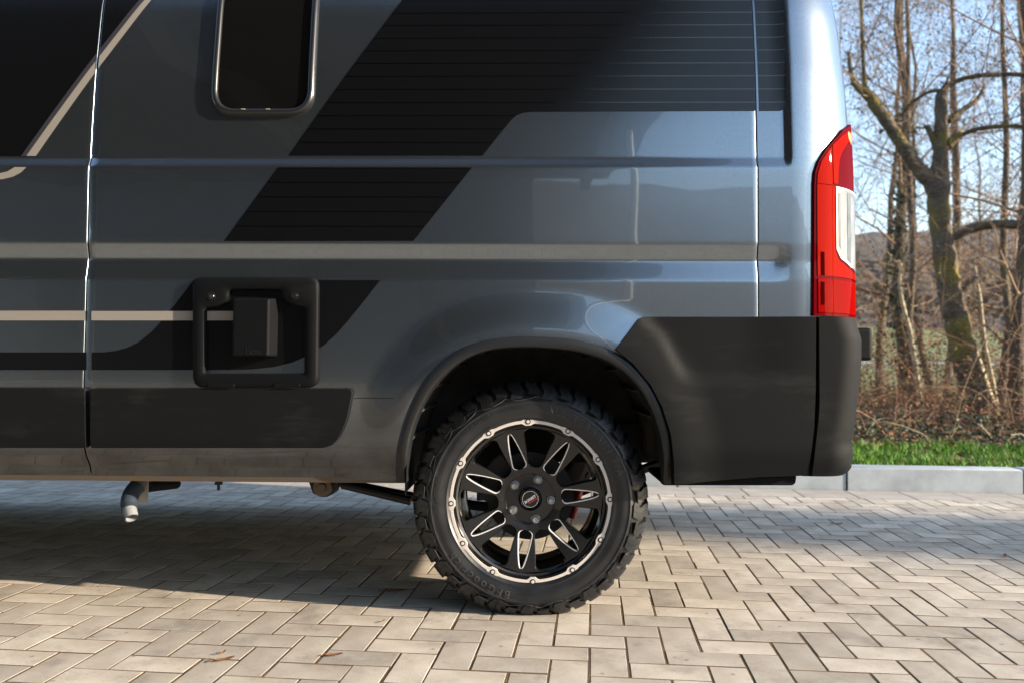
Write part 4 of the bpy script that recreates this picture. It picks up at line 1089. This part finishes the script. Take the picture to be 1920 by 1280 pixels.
def alder(seed, H=10.5, r0=.12, nb=34, first=.16, lean=(.0, .0)):
    rng = np.random.RandomState(seed); tr = MB(); cr = MB(); cn = MB()
    pts = []; p = np.array([0, 0, -.25]); n_ = 12
    for i in range(n_ + 1):
        pts.append(p.copy()); p = p + np.array([rng.normal(0, .05) + lean[0], rng.normal(0, .05) + lean[1], (H + .25) / n_])
    rad = [r0 * (1.25 if i == 0 else 1) * (1 - .9 * i / n_) for i in range(n_ + 1)]
    tr.tube(catmull(pts, 2), list(np.interp(np.linspace(0, 1, 2 * n_ + 1), np.linspace(0, 1, n_ + 1), rad)), 9)
    for k in range(nb):
        t = first + (1 - first) * (k + rng.rand()) / nb; i = min(int(t * n_), n_ - 1); q = pts[i] + (pts[i + 1] - pts[i]) * (t * n_ - i)
        a = rng.rand() * 6.283; el = .25 + .5 * rng.rand() + .3 * t
        d = np.array([math.cos(a) * math.cos(el), math.sin(a) * math.cos(el), math.sin(el)])
        grow(cr, cn, q, d, (2.6 - 1.6 * t) * (.6 + .7 * rng.rand()), max(rad[i] * .24, .006), 2, rng, .85, .03, (7, 5), 5, 4)
    def me(mb, nm, mt):
        x = bpy.data.meshes.new(nm); x.from_pydata(mb.v, [], mb.f); x.materials.append(mt); x.polygons.foreach_set('use_smooth', [True] * len(x.polygons)); return x
    return me(tr, 'trunk', M['bark2']), me(cr, 'crown', M['twig']), me(cn, 'cones', M['cone'])
variants = [alder(1, 10.5, .085, 32, .12), alder(2, 11.5, .10, 32, .16), alder(5, 9.0, .06, 32, .1, (.03, 0))]
def put_tree(x, y, z, k, s, rz, label, group=None, ivy=0, cones=True):
    e = empty('bare_tree', (x, y, z)); e.rotation_euler = (0, 0, rz); e.scale = (s, s, s)
    for nm, m_ in zip(('trunk', 'crown', 'cones'), variants[k]):
        if nm == 'cones' and not cones: continue
        o_ = link(bpy.data.objects.new(nm, m_), e)
        if nm == 'cones': o_['kind'] = 'stuff'
    if ivy:
        rng = np.random.RandomState(77 + k); b = MB(); vs0 = np.array([q.co[:] for q in variants[k][0].vertices]); vs0 = vs0[(vs0[:, 2] > 0) & (vs0[:, 2] < ivy)]
        for i in range(1500):
            c = vs0[rng.randint(len(vs0))] + rng.normal(0, [.06, .06, .12]); a = unit(rng.normal(0, 1, 3)); t = unit(np.cross(a, rng.normal(0, 1, 3))); s_ = .02 + .02 * rng.rand()
            bb = np.cross(a, t); b.add([c - t * s_, c + bb * s_ * .8, c + t * s_, c - bb * s_ * .8], [(0, 1, 2, 3)])
        tag(b.build('ivy', M['ivy'], e, smooth=False), kind='stuff')
    tag(e, label, 'tree', group); return e
def put_px(qx, dist, k, s, rz, label, group=None, ivy=0):
    d = ray(qx, 690); p = CAM + d * dist / d[1]; u, v_ = ukfr(p); return put_tree(p[0], p[1], gz_at(u, v_) - .02, k, s, rz, label, group, ivy)

# the leaning, broken tree
pm = at_z(1853, 795, .1); YM = pm[1]
def tp_(qx, qy, dy=0.0): return at_y(qx, qy, YM + dy)
PXM = YM / F
mt = empty('broken_tree', (pm[0], pm[1], .08)); mt.matrix_world = Matrix.Translation((pm[0], pm[1], .08))
def rel(P): return [np.asarray(q) - np.array([pm[0], pm[1], .08]) for q in P]
def limb(name, pts, m, n=10, jag=0, sides=14):
    P = rel([tp_(q[0], q[1], q[3] if len(q) > 3 else 0) for q in pts]); rad = [q[2] * PXM / 2 * .95 for q in pts]
    Pc = catmull(P, 5); rc = list(np.interp(np.linspace(0, 1, len(Pc)), np.linspace(0, 1, len(P)), rad))
    rg_ = np.random.RandomState(len(pts) * 7 + int(pts[0][0])); Pc = [q + rg_.normal(0, .07, 3) * r_ for q, r_ in zip(Pc, rc)]
    b = MB(); b.tube(Pc, [r_ * (1 + rg_.normal(0, .05)) for r_ in rc], sides); v_ = np.array(b.v)
    v_ += rg_.normal(0, .035, v_.shape) * np.repeat(np.array(rc), sides)[:, None]
    if jag: v_[-sides:] += rg_.normal(0, jag, (sides, 3)) * np.array([.4, .4, 1.6])
    return mesh(name, v_, b.f, m, mt), Pc, rc
crown = MB(); ccn = MB(); rg = np.random.RandomState(3)
_, P0, r0_ = limb('trunk', [(1856, 825, 84), (1843, 790, 62), (1827, 744, 50), (1811, 680, 46), (1794, 605, 45), (1782, 555, 44), (1771, 480, 40), (1761, 400, 38), (1759, 352, 44), (1763, 305, 30), (1764, 250, 25), (1765, 195, 24), (1769, 165, 19)], M['bark'], jag=.06)
LB = [[(1763, 362, 36), (1738, 335, 30), (1710, 300, 27), (1685, 262, 25), (1665, 232, 24), (1645, 203, 23), (1624, 176, 20), (1605, 160, 14), (1596, 138, 9), (1591, 95, 6)],
      [(1623, 172, 9), (1619, 120, 8), (1616, 50, 7.5), (1612, -40, 6), (1600, -160, 4)],
      [(1774, 446, 26), (1798, 437, 22), (1830, 427, 19), (1870, 421, 18, -.2), (1950, 419, 17, -.5), (2080, 390, 14, -.9)],
      [(1768, 285, 10), (1800, 256, 9), (1838, 241, 8.5, -.1), (1900, 237, 8, -.3), (1980, 240, 7, -.6), (2080, 215, 5, -.9)],
      [(1769, 168, 11), (1795, 152, 10), (1840, 142, 9.5, -.1), (1900, 140, 9, -.2), (1980, 143, 8, -.4), (2070, 120, 6, -.6)],
      [(1769, 172, 9), (1745, 172, 7), (1710, 192, 6, .2), (1690, 215, 5, .4), (1650, 250, 4, .8)],
      [(1778, 228, 13), (1800, 210, 11), (1825, 194, 10), (1836, 182, 8), (1846, 160, 4)],
      [(1788, 566, 24), (1804, 553, 20), (1822, 532, 17), (1842, 522, 14), (1857, 517, 11)],
      [(1770, 320, 20), (1752, 265, 14), (1742, 245, 11), (1735, 236, 8)], [(1776, 275, 20), (1786, 262, 18), (1798, 252, 12)]]
for L_ in LB:
    _, Pc, rc = limb('limb', L_, M['bark'], jag=.02, sides=10)
    if len(L_) in (10, 5, 6) and L_[0] not in ((1778, 228, 13), (1788, 566, 24)):
        for k in range(int(9 if rc[0] > .04 else 14)):
            i = rg.randint(len(Pc) // 3, len(Pc)); d = unit(rg.normal(0, 1, 3) * (1, .8, .7) + np.array([0, 0, .45]))
            grow(crown, ccn, Pc[i], d, .7 + 1.1 * rg.rand(), .007, 2, rg, .8, .05, (6, 5), 4, 3)
for k in range(26):                          # shoots from the trunk
    i = rg.randint(4, len(P0)); d = unit(rg.normal(0, 1, 3) * (1, .6, .8) + np.array([0, 0, .3])); grow(crown, ccn, P0[i], d, .4 + .7 * rg.rand(), .005, 1, rg, .8, .1, (6, 4), 4, 3)
for qs in ([(1862, 806, 9), (1868, 760, 9), (1858, 700, 8), (1846, 640, 6), (1838, 560, 5), (1828, 500, 4)], [(1878, 806, 16), (1858, 750, 14), (1838, 690, 12), (1822, 640, 8)], [(1872, 806, 7), (1850, 760, 7), (1835, 710, 5)]):
    limb('root_shoot', qs, M['pale'], sides=6)
crown.build('crown', M['twig'], mt); tag(ccn.build('cones', M['cone'], mt, smooth=False), kind='stuff')
tag(mt, 'leaning mossy tree with snapped-off top and thick dark side limb', 'tree')

put_px(1903, 9.6, 1, .92, 2.0, 'slim straight bare tree beside the leaning broken tree')
put_px(1872, 10.6, 2, 1.0, .5, 'thin bare tree just behind the thick side limb', )
put_px(1697, 13.5, 1, 1.15, 1.1, 'bare tree with ivy climbing its lower trunk', ivy=4.2)
put_px(1717, 12.2, 2, 1.1, 4.0, 'thin bare tree right next to the ivy-covered trunk')
G = 'bare trees standing behind the broken tree'
LB_ = 'bare brown alder among the thicket behind the leaning tree'
for i, (qx, ds, k, s_, rz) in enumerate([(1640, 17, 0, 1.1, .3), (1745, 16, 2, 1.2, 2.2), (1800, 15, 0, 1.0, 5.1), (1888, 18, 0, 1.1, .9), (1775, 25, 1, 1.25, 2.8),
                                        (1610, 27, 0, 1.3, 4.4), (1845, 29, 2, 1.4, 1.2), (1960, 13, 0, 1.0, 2.5), (2050, 11, 1, 1.0, 3.0), (2180, 15, 0, 1.1, 1.0)]):
    put_px(qx, ds, k, s_, rz, LB_, G)
for i, (x_, y_, k) in enumerate([(-6, 15, 1), (-2.5, 11.5, 2), (1.5, 12.5, 1), (3.2, 16, 0), (12.5, 12, 2)]):
    u, v_ = ukfr((x_, y_, 0)); put_tree(x_, y_, gz_at(u, v_), k, 1.0 + .05 * i, i * 1.3, 'bare tree past the grass verge on the van\'s far side', 'bare trees beyond the van')
def sapling(qs, label):
    base = at_z(qs[0][0], qs[0][1], .12); e = empty('sapling', tuple(base)); b = MB(); cw = MB(); rg_ = np.random.RandomState(int(qs[0][0]))
    P = [at_y(q[0], q[1], base[1]) - base for q in qs]; Pc = catmull(P, 5); rad = list(np.interp(np.linspace(0, 1, len(Pc)), np.linspace(0, 1, len(qs)), [q[2] * base[1] / F / 2 for q in qs]))
    b.tube(Pc, rad, 8); b.build('stem', M['pale'], e)
    for k in range(5):
        i = rg_.randint(len(Pc) // 2, len(Pc)); grow(cw, None, Pc[i], unit(rg_.normal(0, 1, 3) + (0, 0, .2)), .35, .004, 1, rg_, .8, .0, (4, 3), 4, 3)
    cw.build('twigs', M['pale'], e); tag(e, label, 'sapling')
sapling([(1728, 775, 9), (1722, 720, 9), (1714, 670, 8.5), (1706, 620, 8), (1694, 575, 7), (1687, 535, 6), (1689, 500, 6), (1684, 488, 4)], 'pale crooked sapling stem rising from the brambles')
sapling([(1894, 790, 13), (1899, 740, 11), (1907, 690, 10), (1917, 640, 9), (1930, 580, 7), (1940, 520, 5)], 'pale sapling leaning right beside the slim straight tree')

# leaves / stems scatter
def scatter_leaves(name, n_, fpos, size, m, parent=None, flat=0.0, asp=.6):
    c = fpos(n_); a = rs.normal(0, 1, (n_, 3)); a[:, 2] *= (1 - flat); a /= np.linalg.norm(a, axis=1)[:, None]
    t = np.cross(a, rs.normal(0, 1, (n_, 3))); t /= np.linalg.norm(t, axis=1)[:, None]; s_ = (size[0] + (size[1] - size[0]) * rs.rand(n_))[:, None]
    v_ = np.stack([c - a * s_, c + t * s_ * asp, c + a * s_, c - t * s_ * asp], 1).reshape(-1, 3)
    me = bpy.data.meshes.new(name); me.from_pydata(v_.tolist(), [], [(4 * i, 4 * i + 1, 4 * i + 2, 4 * i + 3) for i in range(n_)]); me.materials.append(m)
    return tag(link(bpy.data.objects.new(name, me), parent), kind='stuff')
def stems(name, n_, fpos, L, r, m, up_=.7, droop=.35, segs=6):
    b = MB()
    for i in range(n_):
        p = fpos(1)[0]; d = unit(rs.normal(0, 1, 3) * (1, 1, .35) + np.array([0, 0, up_])); l_ = L[0] + (L[1] - L[0]) * rs.rand(); pts = [p]
        for k in range(segs): d = unit(d + np.array([0, 0, -droop]) + rs.normal(0, .12, 3)); p = p + d * l_ / segs; p[2] = max(p[2], .1); pts.append(p)
        b.tube(pts, [r * (1 - .6 * k / segs) for k in range(segs + 1)], 3, cap=False)
    return tag(b.build(name, m), kind='stuff')
def zone(u0_, u1_, v0_, v1_, h0, h1, pw=1.0, lumps=True):
    def f_(n_):
        u = u0_ + (u1_ - u0_) * rs.rand(n_); v_ = v0_ + (v1_ - v0_) * rs.rand(n_)
        hh = h0 + (h1 - h0) * rs.rand(n_) ** pw
        if lumps: hh = hh * (.55 + .45 * np.sin(u * 2.3 + 1.2 * np.sin(v_ * 1.9)) ** 2) * np.clip((v_ - v0_) / 2.6 + .22, 0, 1)
        return np.stack([KO[0] + u * EU[0] + v_ * EV[0], KO[1] + u * EU[1] + v_ * EV[1], gheight(u, v_) + hh], -1)
    return f_
stems('brambles', 6500, zone(-6, 14, 2.2, 11.0, 0, .2), (.7, 2.6), .0036, M['bramble'], 1.1, .22)
stems('dry_sticks', 420, zone(-5, 11, 1.3, 4.0, 0, .05), (.25, .7), .005, M['pale'], .25, .15, 4)
scatter_leaves('dead_leaves', 100000, zone(-6, 14, 2.2, 12.0, 0, 2.1, 1.1), (.008, .024), M['deadleaf'])
scatter_leaves('leaf_litter', 7000, zone(-6, 12, 1.3, 4.0, 0, .06, 1, False), (.012, .035), M['deadleaf'], flat=.6)
scatter_leaves('verge_litter', 2600, zone(-5, 10, .05, 2.0, 0.01, .05, 1, False), (.008, .03), M['deadleaf'], flat=.5)
scatter_leaves('low_evergreens', 15000, zone(-6, 12, 1.7, 3.9, 0, .42, 1.2), (.010, .026), M['undergreen'])
# grass blades
def grass(n_, u0_, u1_, v0_, v1_, hh):
    u = u0_ + (u1_ - u0_) * rs.rand(n_); v_ = v0_ + (v1_ - v0_) * rs.rand(n_) ** 1.15
    edge = .55 + .45 * np.sin(u * 3.1) * np.sin(u * 1.3 + 2); keep = v_ < v0_ + (v1_ - v0_) * (.72 + .28 * edge); u, v_ = u[keep], v_[keep]; n_ = len(u)
    h = hh[0] + (hh[1] - hh[0]) * rs.rand(n_); h *= .7 + .5 * np.sin(u * 5 + 2 * np.sin(v_ * 7)) ** 2
    bx = KO[0] + u * EU[0] + v_ * EV[0]; by = KO[1] + u * EU[1] + v_ * EV[1]; bz = gheight(u, v_) - .005
    a = rs.rand(n_) * 6.283; w_ = .0028 + .002 * rs.rand(n_); ln = rs.normal(0, .42, (n_, 2)) * h[:, None]
    p = np.stack([bx, by, bz], -1); sx_ = np.stack([np.cos(a) * w_, np.sin(a) * w_, 0 * w_], -1)
    mid = p + np.stack([ln[:, 0] * .35, ln[:, 1] * .35, h * .6], -1); tip = p + np.stack([ln[:, 0], ln[:, 1], h], -1)
    v5 = np.stack([p - sx_, p + sx_, mid + sx_ * .7, mid - sx_ * .7, tip], 1).reshape(-1, 3)
    me = bpy.data.meshes.new('grass'); ff = []
    for i in range(n_): o_ = 5 * i; ff += [(o_, o_ + 1, o_ + 2, o_ + 3), (o_ + 3, o_ + 2, o_ + 4)]
    me.from_pydata(v5.tolist(), [], ff); me.materials.append(M['grass']); return tag(link(bpy.data.objects.new('grass', me)), kind='stuff')
grass(80000, -4, 9, .01, 2.0, (.025, .085))
# far lane across the meadow and distant wood
def strip(name, v0_, v1_, m):
    P = [kfr(u, v_, gz_at(u, v_) + .05) for u in np.linspace(-200, 200, 40) for v_ in (v0_, v1_)]
    f_ = [(2 * i, 2 * i + 2, 2 * i + 3, 2 * i + 1) for i in range(39)]; return tag(mesh(name, P, f_, m), kind='structure')
strip('lane', 44, 47.5, M['slab'])
fwv = MB(); rg = np.random.RandomState(9)
for i in range(420):
    u = rg.uniform(-160, 220); v_ = rg.uniform(112, 190); z0 = gz_at(u, v_) - 1; c = kfr(u, v_, z0); h = rg.uniform(9, 17)
    for k in range(26):
        a = unit(rg.normal(0, 1, 3) * (1, 1, .3)); q = c + np.array([rg.normal(0, 2.4), rg.normal(0, 2.4), h * (.35 + .65 * rg.rand())]); L_ = rg.uniform(1.2, 2.6); s_ = unit(np.cross(a, rg.normal(0, 1, 3))) * .35
        fwv.add([q - a * L_, q + s_, q + a * L_, q - s_], [(0, 1, 2, 3)])
    fwv.add([c + (-.2, 0, 0), c + (.2, 0, 0), c + (.1, 0, h), c + (-.1, 0, h)], [(0, 1, 2, 3)])
tag(fwv.build('distant_wood', leafy_mat('distant_wood', [(.10, .08, .07), (.15, .12, .10), (.07, .065, .05)], .9), smooth=False), kind='stuff')
# trees at the yard's edge towards the sun (out of frame, their shade falls on the paving)
def toward_sun(x, y, dist): return x + dist * math.cos(SUN_AZ), y + dist * math.sin(SUN_AZ)
x_, y_ = toward_sun(2.3, 3.62, 42)
cf = empty('columnar_evergreen', (x_, y_, -.05)); b = MB(); b.tube([(0, 0, -.2), (0, 0, 17.0)], [.2, .03], 8); b.build('trunk', M['bark2'], cf)
n_ = 11000; h = .6 + 17.0 * rs.rand(n_); rad = (.85 * np.sqrt(np.clip(1 - h / 18, 0, 1)) + .1) * np.sqrt(rs.rand(n_)) * (.8 + .3 * np.sin(h * 2.1)); a = rs.rand(n_) * 6.283
fo_ = scatter_leaves('foliage', n_, lambda q: np.stack([rad * np.cos(a), rad * np.sin(a), h], -1), (.06, .13), M['ivy'], cf)
tag(cf, 'narrow columnar evergreen at the yard edge', 'tree')

# ------------------------------------------------------------------ canopy and hall across the yard (seen as reflections in the paint)
M['metal_roof'] = mat('dark_metal_roof', (.05, .05, .052), rough=.5, var=.2, vscale=1)
M['hall'] = mat('grey_cladding', (.07, .07, .074), rough=.6, var=.15, vscale=.6)
M['gate'] = mat('sectional_gate', (.16, .165, .175), rough=.5)
cn = empty('canopy', (-7, -8, 0))
b = MB(); b.box((-15, -5, 5.0), (8.75, 7.9, 5.35)); b.build('roof_slab', M['metal_roof'], cn, smooth=False)
for k in range(6):
    b = MB(); b.box((-14 + k * 4.4, -4.8, 4.7), (-13.75 + k * 4.4, 7.7, 5.0)); b.build('beam', M['gate'], cn, smooth=False)
for x_ in (8.47, -.5, -9):
    b = MB(); b.tube([(x_, 2, -.01), (x_, 2, 5.0)], .055, 16); b.tube([(x_, 2, -.01), (x_, 2, .02)], .12, 16); b.build('column', M['white'], cn)
tag(cn, 'flat dark canopy on slim white columns mirrored in the paint', 'canopy')
hl = empty('hall', (-9, -20, 0)); b = MB(); b.box((-16, -8, -.05), (9.15, 4, 8.5)); b.build('wall', M['hall'], hl, smooth=False)
for k in range(4):
    b = MB(); b.box((-13 + k * 5.2, 4.0, 0), (-9.4 + k * 5.2, 4.06, 4.0)); b.build('gate', M['gate'], hl, smooth=False)
b = MB(); b.box((-16.2, -8.2, 8.5), (9.3, 4.3, 8.8)); b.build('roof', M['metal_roof'], hl, smooth=False)
tag(hl, 'dark grey hall with pale sectional gates behind the canopy', 'hall')

# ------------------------------------------------------------------ fallen leaves on the paving
def fallen(qx, qy, s_, rz, curl, label):
    p = at_z(qx, qy, 0); e = MB(); N_ = 9; vv = []
    for i in range(N_):
        t = i / (N_ - 1); w_ = s_ * .38 * math.sin(math.pi * t) ** .7 * (1 + .25 * math.sin(9 * t)); x_ = (t - .5) * 2 * s_; h = .002 + curl * .5 * (2 * t - 1) ** 2
        for k in (-1, 0, 1): vv.append((x_, k * w_, h + abs(k) * curl * .3))
    e.add(vv, [(3 * i + k, 3 * i + k + 1, 3 * i + 4 + k, 3 * i + 3 + k) for i in range(N_ - 1) for k in range(2)])
    e.tube([(-s_, 0, .002 + curl * .5), (-s_ * 1.4, 0, .003)], .0012, 4)
    o = e.build('fallen_leaf', M['leaf'], None); o.location = (p[0], p[1], .001); o.rotation_euler = (0, 0, rz); tag(o, label, 'leaf')
fallen(740, 1108, .042, .1, .004, 'flat brown leaf lying in shade near the front of the tyre')
fallen(420, 1238, .026, .5, .008, 'curled orange leaf beside a dark crumb on sunlit paving')
fallen(417, 1226, .010, .9, .010, 'tiny dark curled leaf crumb standing on sunlit paving')
fallen(626, 1229, .024, .2, .006, 'pale tan leaf curl lying across a sunlit paving stone')
fallen(717, 1166, .008, .9, .006, 'tiny dark leaf fragment stuck in a paving joint')
fallen(1570, 983, .026, .0, .012, 'small dark leaf on the paving between bumper and kerb')
fallen(1884, 1043, .022, 1.0, .01, 'small dry leaf in a joint on the paving near the verge')
